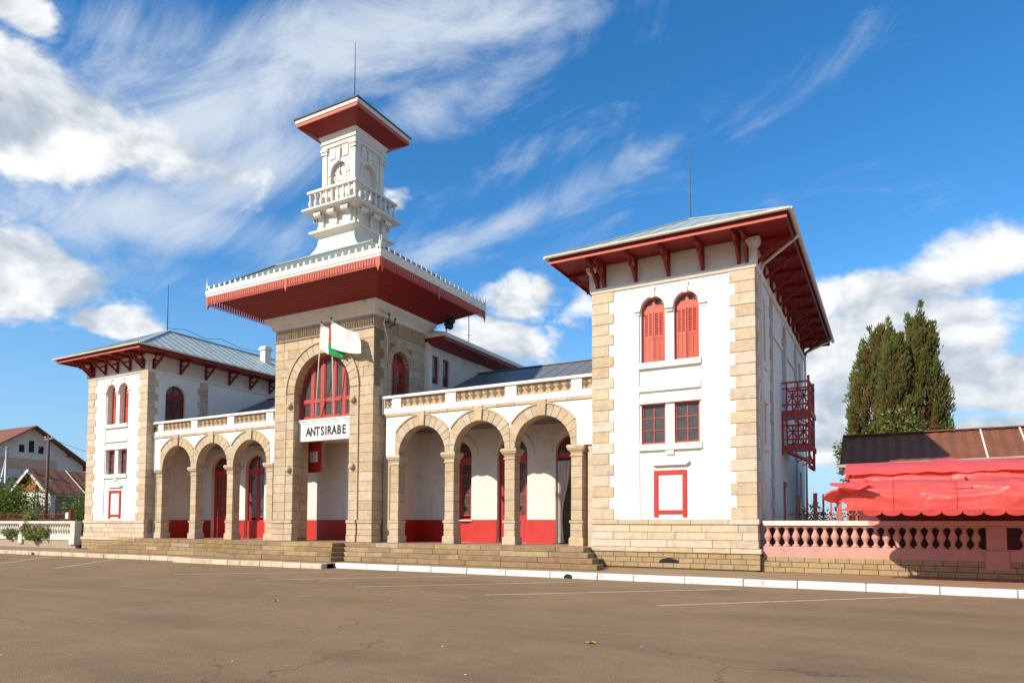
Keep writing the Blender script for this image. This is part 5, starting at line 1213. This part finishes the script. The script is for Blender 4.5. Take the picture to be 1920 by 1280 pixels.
# ================================================================== LEFT OF THE STATION
wh = empty('warehouse', (-56, 37, 0), 'tall pale warehouse with a brown gable roof behind the poles', 'building')
gx, yf, yp, yb, zp, ze = -52.0, 31.7, 37.1, 42.5, 11.7, 8.1
G = SR(gx); g = MB(G); g.prism([(yf+.3, 0), (yb-.3, 0), (yb-.3, ze), (yp, zp-.1), (yf+.3, ze)], 0, .4); g.T = None; g.v = [G(*v) for v in g.v]; g.box(-80, gx-.4, yf+.3, yf+.7, 0, ze); g.box(-80, gx-.4, yb-.7, yb-.3, 0, ze); g.build('wall', 'wall_far', wh)
for k, (y, z0, z1) in enumerate(((36.2, 9.0, 9.75), (37.1, 9.05, 10.25), (38.0, 9.0, 9.75))): MB(G).box(y-.24, y+.24, -.02, .05, z0, z1).build('window', 'dark', wh)
MB(G).box(33.4, 39.6, -.03, .02, 7.3, 8.35).build('panel', 'awning_tan', wh)
for s_, (a, b) in enumerate((((yf-.6, ze-.35), (yp, zp+.06)), ((yb+.6, ze-.35), (yp, zp+.06)))):
    r_ = MB(); r_.add([(gx+.9, a[0], a[1]), (-82, a[0], a[1]), (-82, b[0], b[1]), (gx+.9, b[0], b[1]), (gx+.9, a[0], a[1]-.16), (-82, a[0], a[1]-.16), (-82, b[0], b[1]-.16), (gx+.9, b[0], b[1]-.16)], [(0, 1, 2, 3), (4, 7, 6, 5), (0, 3, 7, 4), (0, 4, 5, 1)])
    r_.build('roof', 'rust_roof', wh)
for y in (33.0, 40.6): MB().bar((gx-.1, y, 9.0+(0)), (gx+.85, y, 9.0), .16, .18).build('rafter_end', 'rust_pole', wh)
MB().box(gx, gx+1.6, 32.5, 41.0, 6.15, 6.28).build('canopy', 'lead', wh)

sd_ = empty('tin_shed', (-39, 35, 0), 'small whitewashed shed with a rusty roof and orange brick gable', 'shed')
ys, ux, hw, zp, ze = 31.0, -38.9, 2.9, 6.36, 4.55
MB(FR(ys)).box(ux-hw+.15, ux+hw-.15, 0, 12, 0, 4.45).build('wall', 'wall_far', sd_)
for k in range(9):                                      # brickwork of the gable
    z0 = 4.46+.19*k; h2 = (hw-.35)*(1-(z0+.19-4.46)/1.78)
    if h2 < .15: continue
    x = -h2-(.12 if k % 2 else 0)
    while x < h2:
        e = min(x+.42, h2); 
        if e-max(x, -h2) > .08: MB(FR(ys)).face_stone(ux+max(x, -h2)+.012, ux+e-.012, z0+.01, z0+.18, 0, .2, .008).build('brick', 'brick_far', sd_)
        x += .42
MB(FR(ys)).prism([(ux-hw+.3, 4.45), (ux+hw-.3, 4.45), (ux, zp-.15)], .06, 11.9).build('gable_core', 'mortar', sd_)
for sgn in (-1, 1):
    n = 60; v = []
    for i in range(n+1):
        y = ys-.5+13*i/n; dz = .03*math.sin(i*math.pi*.5)
        v += [(ux+sgn*(hw+.35), y, ze-.25+dz), (ux, y, zp+.08+dz)]
    MB().add(v, [(2*i, 2*i+2, 2*i+3, 2*i+1) for i in range(n)]).build('roof', 'rust_roof', sd_)
    MB(FR(ys)).prism([(ux, zp+.04), (ux+sgn*(hw+.35), ze-.29), (ux+sgn*(hw+.35), ze-.55), (ux, zp-.25)], -.53, -.49).build('barge_board', 'wall_far', sd_)
for y in (33.5, 36.0, 38.5): MB().bar((ux+hw+.3, y, ze-.14), (ux+.05, y, zp+.12), .10, .03).build('light_strip', 'cream', sd_)
MB().box(ux+hw-.15, ux+hw-.05, ys+.4, ys+11, 0, 4.1).build('tin_wall', 'tin_wall', sd_)

gp = empty('utility_pole', (-39.1, 29, 0), 'grey concrete utility pole with a slanted strut', 'utility pole', 'utility poles at the left')
MB().tube([(-39.1, 29, 0), (-39.05, 29, 7.9)], [.16, .11], 8).build('pole', 'galv', gp, True); MB().tube([(-41.0, 28.6, 0), (-39.1, 29, 7.1)], .1, 8).build('strut', 'galv', gp, True); MB().lathe([(.05, 7.9), (.12, 7.95), (.12, 8.05), (.05, 8.12)], (-39.05, 29, 0), 8).build('cap', 'galv', gp)
rp = empty('utility_pole', (-32.85, 29, 0), 'rusty brown utility pole with insulators at the top', 'utility pole', 'utility poles at the left')
MB().tube([(-32.85, 29, 0), (-32.8, 29, 8.7)], [.13, .10], 8).build('pole', 'rust_pole', rp, True); MB().bar((-33.4, 29, 8.35), (-32.2, 29, 8.4), .08).build('cross_arm', 'galv', rp)
for x in (-33.3, -32.8, -32.3): MB().lathe([(.03, 0), (.07, .05), (.06, .12), (.02, .16)], (x, 29, 8.45), 8).build('insulator', 'wall_far', rp)
m = MB()
def sagw(a, b, s, r=.018):
    a, b = Vector(a), Vector(b); m.tube([a.lerp(b, t/10)+Vector((0, 0, -s*math.sin(math.pi*t/10))) for t in range(11)], r, 4)
sagw((-39.05, 28.95, 7.7), (-32.8, 28.95, 8.4), 1.1); m.build('power_line', 'iron', None, label='sagging power line strung between the two utility poles', cat='wire')
m = MB(); sagw((-32.8, 29.0, 8.5), (-19.9, 33, 10.2), 2.2); m.build('power_line', 'iron', None, label='sagging power line from the rusty pole to the far pavilion', cat='wire')
m = MB(); sagw((-60, 28.0, 8.3), (-39.05, 29, 7.8), .8); m.build('power_line', 'iron', None, label='power line running out of the picture from the concrete pole', cat='wire')

rf_ = empty('wire_fence', (-30, 26.3, .9), 'red post fence with wire behind the white balustrade', 'fence')
for x in (-24.3, -29.6, -34.9, -40.2): MB().box(x-.08, x+.08, 26.2, 26.36, .3, 2.75).build('post', 'red', rf_)
for z in (2.08, 2.45): MB().bar((-48, 26.28, z), (-24.3, 26.28, z), .035).build('rail', 'red', rf_)
for k in range(90):
    x = -46+.24*k; MB().bar((x, 26.3, 1.0), (x, 26.3, 2.42), .018).build('fence_wire', 'red', rf_)
MB().add([(-200, 25.35, .62), (-20.6, 25.35, .62), (-20.6, 120, .62), (-200, 120, .62)], [(0, 1, 2, 3)]).build('yard', 'ground', kind='structure')
pc = MB(); pc.box(-24.75, -24.40, 26.14, 26.17, 2.12, 2.55); pc.build('paper_notice', 'cloth_white', None, label='small white notice on the red fence post by the pavilion', cat='notice')
bush('garden_bush', (-37.6, 28.3, .6), (2.9, 1.2, 4.6), 6500, .26, 31, 'big leafy green bush behind the white balustrade', lumps=22)
bush('garden_bush', (-34.2, 28.4, .6), (1.9, 1.0, 2.9), 3000, .22, 32, 'lower yellowish bush beside the rusty pole', lumps=12)
bush('garden_bush', (-28.2, 29.5, .6), (2.6, .8, 3.7), 4200, .22, 33, 'airy green bush close to the far pavilion', lumps=16)
bush('vine', (-27.35, 25.15, .75), (.6, .25, 2.0), 1100, .17, 34, 'leafy vine climbing over the balustrade by the fence post', 'vine', 'vine_leaf', lumps=12)
bush('vine', (-25.6, 24.9, .75), (1.2, .2, .85), 1500, .15, 35, 'dark vine spilling through the balusters near the pavilion', 'vine', 'vine_leaf', lumps=9)
bush('vine', (-29.3, 24.9, .75), (1.0, .2, .6), 900, .14, 36, 'pale vine among the balusters farther from the pavilion', 'vine', 'vine_leaf', lumps=7)

# ------------------------------------------------------------------ small things on the road
r_ = random.Random(4)
lit = MB()
for k in range(90):
    x, y = r_.uniform(2, 34), r_.uniform(3.5, 20); s = r_.uniform(.008, .024); a = r_.uniform(0, 3.1)
    lit.add([(x+s*math.cos(a+t)*r_.uniform(.5, 1.4), y+s*math.sin(a+t), .006+.008*r_.random()) for t in (0, 1.6, 3.1, 4.7)], [(0, 1, 2, 3)])
lit.build('litter', 'litter', None, label='scattered paper bits and pebbles on the dusty asphalt', cat='litter', kind='stuff')
for (x, y, lb) in ((12.36, 11.03, 'yellow dry leaf lying on the road in line with the steps'), (20.66, 9.43, 'curled yellow leaf lying on the road near the viewer')):
    m = MB(); pts = [(x+.055*math.cos(t)*(1.5 if abs(math.cos(t)) > .8 else 1), y+.045*math.sin(t), .008+.03*abs(math.sin(t*1.5))) for t in [6.283*i/10 for i in range(10)]]
    m.add(pts+[(x, y, .012)], [(i, (i+1) % 10, 10) for i in range(10)]); m.build('fallen_leaf', 'leaf_dry', None, label=lb, cat='leaf')
